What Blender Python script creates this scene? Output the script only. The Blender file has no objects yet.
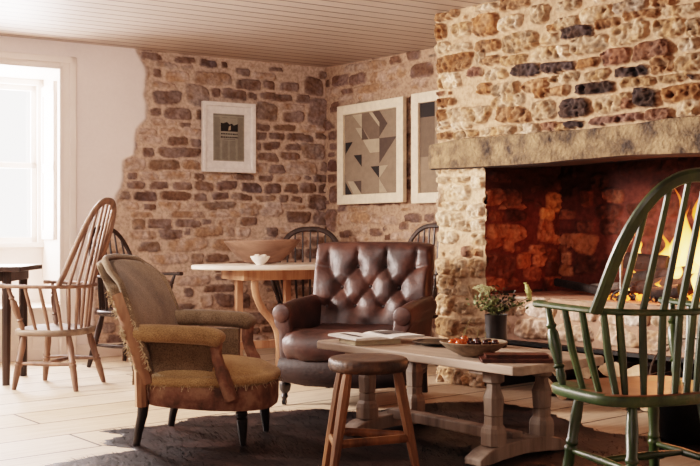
import bpy, math, random
import numpy as np
from mathutils import Vector, Matrix
PI = math.pi
random.seed(7)
COL = bpy.context.scene.collection
F, HX, HY = 1000.0, 350.0, 237.0          # focal length and horizon of the photograph, in pixels

# ------------------------------------------------------------------ helpers
def lin(c):
    return tuple((v / 12.92) if v <= .04045 else ((v + .055) / 1.055) ** 2.4 for v in c)
def hexc(h):
    return lin(tuple(int(h[i:i + 2], 16) / 255 for i in (0, 2, 4)))

class MB:
    def __init__(s):
        s.v, s.f, s.m = [], [], []
    def add(s, vs, fs, mi=0):
        o = len(s.v)
        s.v += [tuple(p) for p in vs]
        s.f += [tuple(i + o for i in q) for q in fs]
        s.m += [mi] * len(fs)
        return s
    def loft(s, rings, cap=True, closed=True, mi=0):
        n = len(rings[0]); o = len(s.v); fs = []
        vs = [p for r in rings for p in r]
        for k in range(len(rings) - 1):
            for i in range(n if closed else n - 1):
                j = (i + 1) % n
                fs.append((k * n + i, k * n + j, (k + 1) * n + j, (k + 1) * n + i))
        if cap:
            fs.append(tuple(reversed(range(n))))
            fs.append(tuple((len(rings) - 1) * n + i for i in range(n)))
        return s.add(vs, fs, mi)
    def tube(s, path, rad, n=10, sx=1, sy=1, up=(0, 0, 1), mi=0, sq=0):
        P = [Vector(p) for p in path]
        R = rad if isinstance(rad, (list, tuple)) else [rad] * len(P)
        up = Vector(up); rings = []; a = None
        for i, p in enumerate(P):
            t = (P[min(i + 1, len(P) - 1)] - P[max(i - 1, 0)])
            t = t.normalized() if t.length > 1e-9 else Vector((0, 0, 1))
            if a is None:
                a = up.cross(t)
                if a.length < .05: a = Vector((1, 0, 0)).cross(t)
                a.normalize()
            else:
                a = (a - t * a.dot(t)).normalized()
            b = t.cross(a)
            ring = []
            for k in range(n):
                c, d = math.cos(2 * PI * (k + .5) / n), math.sin(2 * PI * (k + .5) / n)
                if sq:
                    q = (abs(c) ** sq + abs(d) ** sq) ** (1 / sq); c /= q; d /= q
                ring.append(p + a * (c * R[i] * sx) + b * (d * R[i] * sy))
            rings.append(ring)
        return s.loft(rings, mi=mi)
    def lathe(s, prof, n=24, base=(0, 0, 0), sx=1, sy=1, mi=0, cap=True):
        b = Vector(base)
        rings = [[b + Vector((r * sx * math.cos(2 * PI * k / n), r * sy * math.sin(2 * PI * k / n), z)) for k in range(n)] for r, z in prof]
        return s.loft(rings, cap=cap, mi=mi)
    def box(s, c, d, rz=0, M=None, mi=0):
        vs = []
        for x in (-.5, .5):
            for y in (-.5, .5):
                for z in (-.5, .5):
                    p = Vector((x * d[0], y * d[1], z * d[2]))
                    if M is not None: p = M @ p
                    elif rz: p = Matrix.Rotation(rz, 3, 'Z') @ p
                    vs.append(p + Vector(c))
        return s.add(vs, [(0, 1, 3, 2), (4, 6, 7, 5), (0, 4, 5, 1), (2, 3, 7, 6), (0, 2, 6, 4), (1, 5, 7, 3)], mi)
    def build(s, name, mat, parent=None, smooth=True, bevel=0, sub=0, loc=None, rz=0, ang=40):
        me = bpy.data.meshes.new(name)
        me.from_pydata(s.v, [], s.f); me.update()
        mats = mat if isinstance(mat, (list, tuple)) else [mat]
        for m in mats: me.materials.append(m)
        if len(mats) > 1: me.polygons.foreach_set('material_index', s.m)
        if smooth: me.shade_smooth() if hasattr(me, 'shade_smooth') else None
        import bmesh
        bm = bmesh.new(); bm.from_mesh(me); bmesh.ops.recalc_face_normals(bm, faces=bm.faces); bm.to_mesh(me); bm.free()
        o = bpy.data.objects.new(name, me); COL.objects.link(o)
        if loc: o.location = loc
        if rz: o.rotation_euler = (0, 0, rz)
        if parent: o.parent = parent
        if bevel:
            b = o.modifiers.new('bevel', 'BEVEL'); b.width = bevel; b.segments = 2; b.limit_method = 'ANGLE'; b.angle_limit = math.radians(35)
        if sub:
            b = o.modifiers.new('sub', 'SUBSURF'); b.levels = sub; b.render_levels = sub
        if smooth and not sub:
            try: me.set_sharp_from_angle(angle=math.radians(ang))
            except Exception: pass
        return o

def empty(name, loc=(0, 0, 0), rz=0):
    o = bpy.data.objects.new(name, None); COL.objects.link(o)
    o.location = loc; o.rotation_euler = (0, 0, rz); o.empty_display_size = .05
    return o
def tag(o, label=None, cat=None, group=None, kind=None):
    if label: o['label'] = label
    if cat: o['category'] = cat
    if group: o['group'] = group
    if kind: o['kind'] = kind
    return o
def thing(name, label, cat, loc=(0, 0, 0), rz=0, group=None):
    return tag(empty(name, loc, rz), label, cat, group)
def dup(root, loc, rz, label, group=None):
    r = root.copy(); COL.objects.link(r); r.location = loc; r.rotation_euler = (0, 0, rz); r['label'] = label
    if group: r['group'] = group
    for ch in list(root.children):
        c = ch.copy(); COL.objects.link(c); c.parent = r
        for g in list(ch.children):
            d = g.copy(); COL.objects.link(d); d.parent = c
    return r
def crom(pts, k=6):
    P = [Vector(p) for p in pts]; out = []
    for i in range(len(P) - 1):
        a, b, c, d = P[max(i - 1, 0)], P[i], P[i + 1], P[min(i + 2, len(P) - 1)]
        for j in range(k):
            t = j / k
            out.append(.5 * ((2 * b) + (c - a) * t + (2 * a - 5 * b + 4 * c - d) * t * t + (3 * b - a - 3 * c + d) * t ** 3))
    out.append(P[-1]); return out
def lerp(a, b, t): return a + (b - a) * t
def floor_pt(px, py, z=0.0):
    Y = (1 - z) * F / (py - HY); return Vector(((px - HX) * Y / F, Y, z))

# ------------------------------------------------------------------ materials
def mat(name, c1, c2=None, rough=.6, scale=8, stretch=(1, 1, 1), bump=.2, bscale=None, metal=0, spec=.5, detail=6, c3=None, coord='Object', lo=.35, hi=.65, bdist=.004, coat=0, sheen=0):
    m = bpy.data.materials.new(name); m.use_nodes = True
    N, L = m.node_tree.nodes, m.node_tree.links
    b = N['Principled BSDF']; b.inputs['Roughness'].default_value = rough; b.inputs['Metallic'].default_value = metal
    b.inputs['Specular IOR Level'].default_value = spec
    if coat: b.inputs['Coat Weight'].default_value = coat; b.inputs['Coat Roughness'].default_value = .25
    if sheen: b.inputs['Sheen Weight'].default_value = sheen
    tc = N.new('ShaderNodeTexCoord'); mp = N.new('ShaderNodeMapping'); mp.inputs['Scale'].default_value = stretch
    L.new(tc.outputs[coord], mp.inputs['Vector'])
    n = N.new('ShaderNodeTexNoise'); n.inputs['Scale'].default_value = scale; n.inputs['Detail'].default_value = detail; n.inputs['Roughness'].default_value = .62
    L.new(mp.outputs[0], n.inputs['Vector'])
    r = N.new('ShaderNodeValToRGB'); c2 = c2 or c1
    r.color_ramp.elements[0].position = lo; r.color_ramp.elements[0].color = (*c1, 1)
    r.color_ramp.elements[1].position = hi; r.color_ramp.elements[1].color = (*c2, 1)
    if c3:
        e = r.color_ramp.elements.new((lo + hi) / 2); e.color = (*c3, 1)
    L.new(n.outputs['Fac'], r.inputs['Fac']); L.new(r.outputs['Color'], b.inputs['Base Color'])
    if bump:
        n2 = N.new('ShaderNodeTexNoise'); n2.inputs['Scale'].default_value = bscale or scale * 4; n2.inputs['Detail'].default_value = 4
        L.new(mp.outputs[0], n2.inputs['Vector'])
        bp = N.new('ShaderNodeBump'); bp.inputs['Strength'].default_value = bump; bp.inputs['Distance'].default_value = bdist
        L.new(n2.outputs['Fac'], bp.inputs['Height']); L.new(bp.outputs[0], b.inputs['Normal'])
    return m
def wood(name, a, b, rough=.5, axis=2, scale=14, bump=.3, c3=None, spec=.4):
    st = [1, 1, 1]; st[axis] = .12
    return mat(name, hexc(a), hexc(b), rough, scale, tuple(st), bump, scale * 3, c3=hexc(c3) if c3 else None, spec=spec)
def attr_mat(name, rough=.92, bump=.5, bscale=60, emis=0):
    m = bpy.data.materials.new(name); m.use_nodes = True
    N, L = m.node_tree.nodes, m.node_tree.links; b = N['Principled BSDF']
    b.inputs['Roughness'].default_value = rough; b.inputs['Specular IOR Level'].default_value = .25
    a = N.new('ShaderNodeVertexColor'); a.layer_name = 'Col'
    tc = N.new('ShaderNodeTexCoord'); n = N.new('ShaderNodeTexNoise'); n.inputs['Scale'].default_value = bscale; n.inputs['Detail'].default_value = 6
    L.new(tc.outputs['Object'], n.inputs['Vector'])
    mx = N.new('ShaderNodeMix'); mx.data_type = 'RGBA'; mx.blend_type = 'MULTIPLY'; mu = N.new('ShaderNodeMath'); mu.operation = 'MULTIPLY'; mu.inputs[1].default_value = .5; L.new(a.outputs['Alpha'], mu.inputs[0]); L.new(mu.outputs[0], mx.inputs['Factor'])
    rr = N.new('ShaderNodeValToRGB'); rr.color_ramp.elements[0].position = .36; rr.color_ramp.elements[0].color = (.40, .36, .33, 1); rr.color_ramp.elements[1].position = .62; rr.color_ramp.elements[1].color = (1.12, 1.12, 1.12, 1)
    L.new(n.outputs['Fac'], rr.inputs['Fac']); L.new(a.outputs['Color'], mx.inputs['A']); L.new(rr.outputs['Color'], mx.inputs['B'])
    L.new(mx.outputs['Result'], b.inputs['Base Color'])
    bp = N.new('ShaderNodeBump'); bp.inputs['Distance'].default_value = .008; m3 = N.new('ShaderNodeMath'); m3.operation = 'MULTIPLY'; m3.inputs[1].default_value = bump; L.new(a.outputs['Alpha'], m3.inputs[0]); L.new(m3.outputs[0], bp.inputs['Strength'])
    L.new(n.outputs['Fac'], bp.inputs['Height']); L.new(bp.outputs[0], b.inputs['Normal'])
    return m
def boards_mat(name, ca, cb, gap, width, length, ang, rough, gapw=.006, bump=.15, grain=.35):
    m = bpy.data.materials.new(name); m.use_nodes = True
    N, L = m.node_tree.nodes, m.node_tree.links; b = N['Principled BSDF']; b.inputs['Roughness'].default_value = rough
    tc = N.new('ShaderNodeTexCoord'); mp = N.new('ShaderNodeMapping'); mp.inputs['Rotation'].default_value = (0, 0, -ang)
    L.new(tc.outputs['Object'], mp.inputs['Vector'])
    br = N.new('ShaderNodeTexBrick'); br.offset = .37; br.inputs['Scale'].default_value = 1; br.inputs['Brick Width'].default_value = length; br.inputs['Row Height'].default_value = width
    br.inputs['Mortar Size'].default_value = gapw; br.inputs['Mortar Smooth'].default_value = .2; br.inputs['Bias'].default_value = 0
    br.inputs['Color1'].default_value = (*ca, 1); br.inputs['Color2'].default_value = (*cb, 1); br.inputs['Mortar'].default_value = (*gap, 1)
    L.new(mp.outputs[0], br.inputs['Vector'])
    m2 = N.new('ShaderNodeMapping'); m2.inputs['Scale'].default_value = (1.2, 14, 1); L.new(mp.outputs[0], m2.inputs['Vector'])
    n = N.new('ShaderNodeTexNoise'); n.inputs['Scale'].default_value = 2.2; n.inputs['Detail'].default_value = 8; n.inputs['Roughness'].default_value = .65; L.new(m2.outputs[0], n.inputs['Vector'])
    rr = N.new('ShaderNodeValToRGB'); rr.color_ramp.elements[0].position = .3; rr.color_ramp.elements[0].color = (.62, .55, .5, 1); rr.color_ramp.elements[1].position = .6; rr.color_ramp.elements[1].color = (1, 1, 1, 1)
    L.new(n.outputs['Fac'], rr.inputs['Fac'])
    mx = N.new('ShaderNodeMix'); mx.data_type = 'RGBA'; mx.blend_type = 'MULTIPLY'; mx.inputs['Factor'].default_value = grain
    L.new(br.outputs['Color'], mx.inputs['A']); L.new(rr.outputs['Color'], mx.inputs['B']); L.new(mx.outputs['Result'], b.inputs['Base Color'])
    bp = N.new('ShaderNodeBump'); bp.inputs['Strength'].default_value = .6; bp.inputs['Distance'].default_value = .006; bp.invert = True
    L.new(br.outputs['Fac'], bp.inputs['Height'])
    b2 = N.new('ShaderNodeBump'); b2.inputs['Strength'].default_value = bump; b2.inputs['Distance'].default_value = .003
    L.new(n.outputs['Fac'], b2.inputs['Height']); L.new(bp.outputs[0], b2.inputs['Normal']); L.new(b2.outputs[0], b.inputs['Normal'])
    return m
def weave_mat(name, c1, c2, scale=220, rough=.95, blot=6):
    m = mat(name, c1, c2, rough, blot, bump=0, lo=.3, hi=.7, spec=.15, sheen=.15)
    N, L = m.node_tree.nodes, m.node_tree.links; b = N['Principled BSDF']
    tc = N.new('ShaderNodeTexCoord'); n = N.new('ShaderNodeTexNoise'); n.inputs['Scale'].default_value = scale; n.inputs['Detail'].default_value = 3
    L.new(tc.outputs['Object'], n.inputs['Vector'])
    bp = N.new('ShaderNodeBump'); bp.inputs['Strength'].default_value = .7; bp.inputs['Distance'].default_value = .004
    L.new(n.outputs['Fac'], bp.inputs['Height']); L.new(bp.outputs[0], b.inputs['Normal'])
    src = b.inputs['Base Color'].links[0].from_socket
    mx = N.new('ShaderNodeMix'); mx.data_type = 'RGBA'; mx.blend_type = 'MULTIPLY'; mx.inputs['Factor'].default_value = .7
    rr = N.new('ShaderNodeValToRGB'); rr.color_ramp.elements[0].position = .35; rr.color_ramp.elements[0].color = (.4, .36, .32, 1); rr.color_ramp.elements[1].position = .62; rr.color_ramp.elements[1].color = (1.25, 1.25, 1.2, 1)
    L.new(n.outputs['Fac'], rr.inputs['Fac']); L.new(src, mx.inputs['A']); L.new(rr.outputs['Color'], mx.inputs['B']); L.new(mx.outputs['Result'], b.inputs['Base Color'])
    return m
def plain(name, c, rough=.6, metal=0, spec=.5):
    return mat(name, hexc(c), tuple(v * .82 for v in hexc(c)), rough, 20, bump=.05, metal=metal, spec=spec)
M = {}
M['plaster'] = mat('plaster', hexc('f4e6de'), hexc('eedcd2'), .9, 3, bump=.15, bscale=14, spec=.2)
M['paint'] = mat('cream_paint', hexc('f8ece4'), hexc('f4e6dc'), .55, 4, bump=.05)
M['ceiling'] = boards_mat('ceiling_boards', hexc('b8a79a'), hexc('ae9c8e'), hexc('3c2f28'), .15, 9, math.atan2(.4755, .88), .45, .011, .03, .08)
M['floor'] = boards_mat('floor_boards', hexc('dcc6af'), hexc('cdb295'), hexc('3c2c20'), .37, 3.4, math.atan2(.6385, .7695), .5, .0075, .15, .7)
M['stone'] = attr_mat('rubble_stone', bscale=38)
M['redstone'] = attr_mat('sooty_red_stone', bscale=30)
M['beam'] = mat('weathered_beam', hexc('33281f'), hexc('927757'), .9, 7, (1, 1, 1), 1.0, 42, c3=hexc('6e583f'), bdist=.02, coord='Object', lo=.36, hi=.62, detail=10)
M['beamshade'] = mat('shaded_beam_underside', hexc('120c09'), hexc('2a1d16'), .95, 9)  # near-black: shade under the beam painted into its colour
M['lightwood'] = wood('worn_ash_wood', '4c3529', '866653', .5)
M['greywood'] = wood('grey_seat_wood', '54443a', '84705f', .55, axis=0)
M['darkwood'] = wood('dark_wood', '1b1310', '3a2a22', .38)
M['green'] = mat('green_paint', hexc('17260f'), hexc('4a5828'), .33, 9, (1, 1, .35), .35, 40, c3=hexc('2a3d1c'), spec=.7, lo=.3, hi=.68)
M['greenworn'] = mat('worn_green_paint', hexc('26371b'), hexc('7a6a4c'), .45, 8, (1, 1, 1), .3, 40, c3=hexc('3e4f2c'), lo=.36, hi=.72)
M['greenseat'] = mat('worn_brown_seat', hexc('54331f'), hexc('7d5335'), .42, 6, (.3, 1, 1), .25, 30)
M['coffee'] = wood('greyed_oak', '93806f', 'c3ae9b', .6, axis=0, scale=10, c3='ad9886')
M['coffeeleg'] = wood('greyed_oak_leg', '6e5d50', 'a08c7b', .65, axis=2, scale=12)
M['stool'] = mat('stool_seat_wood', hexc('2c1c12'), hexc('5d4029'), .5, 16, (1, 1, 1), .6, 50, bdist=.006)
M['stoolleg'] = wood('stool_leg_wood', '4a2c18', '8a5c38', .45)
M['pine'] = wood('pale_pine', '94694e', 'c39a7c', .5)
M['scrubbed'] = mat('scrubbed_top', hexc('d8c6b4'), hexc('efe2d4'), .55, 8, (.3, 1, 1), .15, 40)
M['bowlwood'] = wood('carved_bowl_wood', '5f4535', '957360', .6, axis=0, scale=9)
M['leather'] = mat('oxblood_leather', hexc('24130e'), hexc('4e3026'), .46, 6, bump=.4, bscale=60, c3=hexc('371f18'), bdist=.004, spec=.45)
M['leatherdark'] = mat('dark_leather', hexc('190e0b'), hexc('281712'), .5, 6, bump=.4, bscale=50, bdist=.004, spec=.3)  # darker leather copy; shade on base and front rail is in its colour
M['burlap'] = weave_mat('burlap', hexc('5f4f3d'), hexc('88735d'))
M['seatcloth'] = weave_mat('ochre_seat_cloth', hexc('95734c'), hexc('bf9f74'), 240, blot=5)
M['armcloth'] = weave_mat('tan_arm_cloth', hexc('86694a'), hexc('b8966c'), 240, blot=5)
M['strap'] = mat('red_webbing', hexc('523a2c'), hexc('97735a'), .8, 12, bump=.6, bscale=90, c3=hexc('785240'))
M['framewood'] = mat('bare_frame_wood', hexc('6f4a34'), hexc('a57a5a'), .7, 12, (1, 1, .3), .3)
M['fray'] = weave_mat('frayed_hessian', hexc('a58a67'), hexc('d2bd9d'), 160)
M['black'] = mat('ebonised_leg', hexc('0e0b0a'), hexc('221a17'), .35, 10, bump=.1)
M['iron'] = mat('black_iron', hexc('0c0b0b'), hexc('1d1a19'), .5, 12, bump=.3, metal=.6)
M['steel'] = mat('fire_steel', hexc('5b5550'), hexc('8c857d'), .35, 12, bump=.2, metal=.9)
M['charred'] = mat('charred_log', hexc('0a0706'), hexc('241914'), .85, 10, (1, 1, 1), .8, 40, bdist=.012)
M['bark'] = mat('log_bark', hexc('2a1a12'), hexc('553a28'), .9, 12, bump=.8, bscale=40, bdist=.01)
M['logend'] = mat('split_log_face', hexc('b08a68'), hexc('dcb994'), .8, 16, bump=.3)
M['white'] = plain('white_frame_paint', 'f8efe8', .5)
M['creamframe'] = plain('cream_frame', 'ecd9be', .5)
M['mount'] = plain('mount_card', 'f6eee8', .85)
M['ceramic'] = plain('white_ceramic', 'eee6dc', .35)
M['stoneware'] = mat('speckled_stoneware', hexc('6d5d4a'), hexc('93806a'), .5, 40, bump=.2)
M['pewter'] = mat('dark_pewter', hexc('26221d'), hexc('3a332b'), .4, 20, metal=.3)
M['vase'] = mat('dark_vase_glaze', hexc('0f0d0d'), hexc('211d1b'), .32, 10, bump=.1)
M['paper'] = plain('paper', 'f6f1e8', .8)
M['cover'] = plain('pale_cover', 'd9c9a8', .7)
M['bookleather'] = mat('brown_book_leather', hexc('3d2017'), hexc('633727'), .4, 20, bump=.2)
M['ink'] = plain('print_ink', '2a2826', .8)

# ------------------------------------------------------------------ geometry of the room (metres)
K = Vector((-.235, 9.386, 0))                     # far corner of the room
lw = Vector((.880, .4755, 0)); ln = Vector((.4755, -.880, 0))     # left wall: along (towards the corner) and into the room
rw = Vector((.6385, -.7695, 0)); rn = Vector((-.7695, -.6385, 0)) # right wall
C = Vector((.586, 6.98, 0))                       # outer corner of the chimney breast
def ceil_z(x, y):                                 # the old ceiling is a touch out of level
    return ZA * x + ZB * y + ZC
_A = np.array([[-2.80, 7.99, 1], [-.235, 9.386, 1], [.586, 6.98, 1]]); ZA, ZB, ZC = np.linalg.solve(_A, np.array([2.606, 2.590, 2.548]))
def on_line(o, d, px):
    k = (px - HX) / F
    return (k * o.y - o.x) / (d.x - k * d.y)
def wall_uv(o, d, px, py):
    u = on_line(o, d, px); p = o + d * u
    return u, 1 - (py - HY) / F * p.y

# ------------------------------------------------------------------ numpy stone walls
rng = np.random.default_rng(3)
TAB = rng.random((256, 256))
def vnoise(x, y):
    xi = np.floor(x).astype(int); yi = np.floor(y).astype(int); fx = x - xi; fy = y - yi
    fx = fx * fx * (3 - 2 * fx); fy = fy * fy * (3 - 2 * fy)
    g = lambda a, b: TAB[a & 255, b & 255]
    return (g(xi, yi) * (1 - fx) + g(xi + 1, yi) * fx) * (1 - fy) + (g(xi, yi + 1) * (1 - fx) + g(xi + 1, yi + 1) * fx) * fy
def fbm(x, y, s, o=4, k=0):
    t = 0; a = .5; n = 0
    for i in range(o):
        t = t + a * vnoise(x * s + 17.3 * i + k, y * s + 5.1 * i + k * 1.7); n += a; a *= .55; s *= 2.1
    return t / n - .5
class Stones:
    def __init__(s, W, H, res, mortar, seed, u0=0.0, z0=0.0):
        s.u = np.arange(u0, u0 + W + res, res); s.z = np.arange(z0, z0 + H + res, res)
        s.U, s.Z = np.meshgrid(s.u, s.z); s.res = res; s.k = seed
        s.rs = np.random.default_rng(seed)
        s.rough = fbm(s.U, s.Z, 22, 4, seed)
        s.h = .006 * fbm(s.U, s.Z, 9, 3, seed + 5) + .004 * s.rough
        mv = 1 + .22 * fbm(s.U, s.Z, 3.5, 4, seed + 9) + .14 * s.rough
        s.c = np.array(mortar)[None, None, :] * mv[..., None]
        s.occ = np.zeros(s.U.shape, bool)
        s.wu = s.U + .034 * fbm(s.U, s.Z, 8, 4, seed + 21); s.wz = s.Z + .030 * fbm(s.U, s.Z, 8, 4, seed + 33)
        s.det = fbm(s.U, s.Z, 46, 3, seed + 41); s.big = fbm(s.U, s.Z, 12, 4, seed + 57)
        s.rid = .28 - 2.2 * np.abs(fbm(s.U + .01 * s.big, s.Z, 20, 4, seed + 71)); s.hue = fbm(s.U, s.Z, 15, 3, seed + 83)
    def stone(s, a, b, c, d, col, H=.026, pw=4.2, test=None, grow=0, rough=1.0):
        a, c = min(a, c), max(a, c); b, d = min(b, d), max(b, d)
        cx, cz, hw, hz = (a + c) / 2, (b + d) / 2, max((c - a) / 2 + grow, .012), max((d - b) / 2 + grow, .010)
        i0, i1 = np.searchsorted(s.u, [cx - hw - .04, cx + hw + .04]); j0, j1 = np.searchsorted(s.z, [cz - hz - .04, cz + hz + .04])
        if i1 - i0 < 2 or j1 - j0 < 2: return False
        sl = (slice(j0, j1), slice(i0, i1))
        x = (s.wu[sl] - cx) / hw; y = (s.wz[sl] - cz) / hz
        sk = s.rs.normal(0, .10); tp = s.rs.normal(0, .10)
        x = x * (1 + tp * y) ; y = y + sk * x
        q = (np.abs(x) ** pw + np.abs(y) ** pw) ** (1 / pw)
        mk = q < 1
        if test is not None:
            n = mk.sum()
            if n < 6 or (s.occ[sl] & mk).sum() > test * n: return False
        e = np.clip((1.0 - q) / .13, 0, 1); e = e * e * (3 - 2 * e)
        tilt = s.rs.normal(0, .006) * x + s.rs.normal(0, .006) * y
        hh = H * s.rs.uniform(.7, 1.25) * e + e * (tilt + rough * (.024 * s.big[sl] + .018 * s.det[sl] + .034 * s.rid[sl]))
        s.h[sl] = np.where(mk, np.maximum(s.h[sl], 0) * (1 - e) + hh * e, s.h[sl])
        v = s.rs.uniform(.85, 1.18) * (1 + rough * (.8 * s.det[sl] + .6 * s.big[sl] + .8 * np.minimum(s.rid[sl], .15)))  # hollows of the relief darkened in colour too, as painted shade
        hv = np.clip(.5 + 2.6 * s.hue[sl] + s.rs.normal(0, .2), 0, 1)[..., None]
        c0 = np.array(col); c1 = c0 * np.array([.80, .66, .52]); c2 = c0 * np.array([1.12, 1.14, 1.2])
        cc = (c1 * (1 - hv) + c2 * hv) * np.clip(v, .3, 1.8)[..., None]
        w = np.clip((1 - q) / .10, 0, 1)[..., None]
        s.c[sl] = s.c[sl] * (1 - w) + cc * w
        s.occ[sl] |= q < 1.08
        return True
    def fill(s, pal, rows=(.07, .13), wid=(.09, .34), gap=.016, H=.02, test=.06, small=700, rough=1.0):
        z = s.z[0] + .02
        while z < s.z[-1]:
            rh = s.rs.uniform(*rows); x = s.u[0] - s.rs.uniform(0, .2)
            while x < s.u[-1]:
                w = s.rs.uniform(*wid); col = pal[s.rs.integers(len(pal))]
                s.stone(x, z, x + w, z + rh * s.rs.uniform(.8, 1.05), col, H, test=test, rough=rough); x += w + gap
            z += rh + gap
        for _ in range(small):
            x = s.rs.uniform(s.u[0], s.u[-1]); z = s.rs.uniform(s.z[0], s.z[-1]); w = s.rs.uniform(.03, .12); h = s.rs.uniform(.02, .05)
            s.stone(x, z, x + w, z + h, pal[s.rs.integers(len(pal))], H * .8, test=0.0, rough=rough)
    def build(s, name, o, d, n, material, keep=None, zmax=None, edge=0, parent=None, extra=None):
        Hh, Ww = s.U.shape
        u = s.U.copy(); z = s.Z.copy(); h = s.h.copy()
        if edge:        # rough free edge at the start of the wall
            w = np.clip(1 - (u - s.u[0]) / .10, 0, 1)
            u = u + w * (.045 * fbm(z * 1.0, z * 0 + 3.3, 9, 3, s.k) + .5 * h) ; h = h - .05 * w ** 3
        P = np.empty((Hh * Ww, 3)); uf, hf, zf = u.ravel(), h.ravel(), z.ravel()
        P[:, 0] = o.x + d.x * uf + n.x * hf; P[:, 1] = o.y + d.y * uf + n.y * hf; P[:, 2] = zf
        if zmax is not None: P[:, 2] = np.minimum(P[:, 2], zmax(P[:, 0], P[:, 1]) + .01)
        idx = np.arange(Hh * Ww).reshape(Hh, Ww)
        q = np.stack([idx[:-1, :-1], idx[:-1, 1:], idx[1:, 1:], idx[1:, :-1]], -1)
        uc, zc = s.U[:-1, :-1] + s.res / 2, s.Z[:-1, :-1] + s.res / 2
        kp = np.ones(uc.shape, bool) if keep is None else keep(uc, zc)
        q = q[kp]
        cols = s.c.reshape(-1, 3)
        if edge:        # a return face running back from the free edge
            col0 = np.arange(Hh) * Ww; back = P[col0] - np.outer(np.ones(Hh), np.array(n)) * .9 ; base = len(P)
            P = np.vstack([P, back]); cols = np.vstack([cols, cols[col0]])
            fr = np.stack([col0[:-1], col0[1:], base + np.arange(1, Hh), base + np.arange(Hh - 1)], -1)
            q = np.vstack([q, fr])
        me = bpy.data.meshes.new(name); me.from_pydata(P.tolist(), [], q.tolist()); me.update()
        at = me.color_attributes.new('Col', 'FLOAT_COLOR', 'POINT')
        cc = np.ones((len(P), 4), np.float32); cc[:, :3] = np.clip(cols, 0, 1)
        if extra is not None: cc[:Hh * Ww, 3] = extra.ravel()
        at.data.foreach_set('color', cc.ravel())
        me.materials.append(material); me.shade_smooth()
        ob = bpy.data.objects.new(name, me); COL.objects.link(ob)
        if parent: ob.parent = parent
        return ob
PAL = {'o': '8a6648', 't': 'a0866a', 'p': 'bda58a', 'b': '755544', 'd': '3c322f', 'r': '775749', 'g': '877563',
       'm': '705a50', 'n': '644e48', 'l': 'a88d7a', 'k': '524549', 'y': '806d61'}
PAL = {k: hexc(v) for k, v in PAL.items()}
CR = {}
def put(S, o, d, crops, H=.026, grow=0.0, cond=None, pal=PAL, pw=4.2, rough=1.0):
    for ox, oy, sc, items in crops:
        for it in items.split():
            a = it.split(','); x0, y0, x1, y1 = [float(v) for v in a[:4]]; c = a[4]
            A = (ox + x0 / sc, oy + y0 / sc); B = (ox + x1 / sc, oy + y1 / sc); cx, cy = (A[0] + B[0]) / 2, (A[1] + B[1]) / 2
            if cond and not cond(cx, cy): continue
            u0, _ = wall_uv(o, d, A[0], cy); u1, _ = wall_uv(o, d, B[0], cy); _, z0 = wall_uv(o, d, cx, A[1]); _, z1 = wall_uv(o, d, cx, B[1])
            S.stone(u0, z0, u1, z1, pal[c], H, grow=grow, pw=pw, rough=rough)
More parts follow.
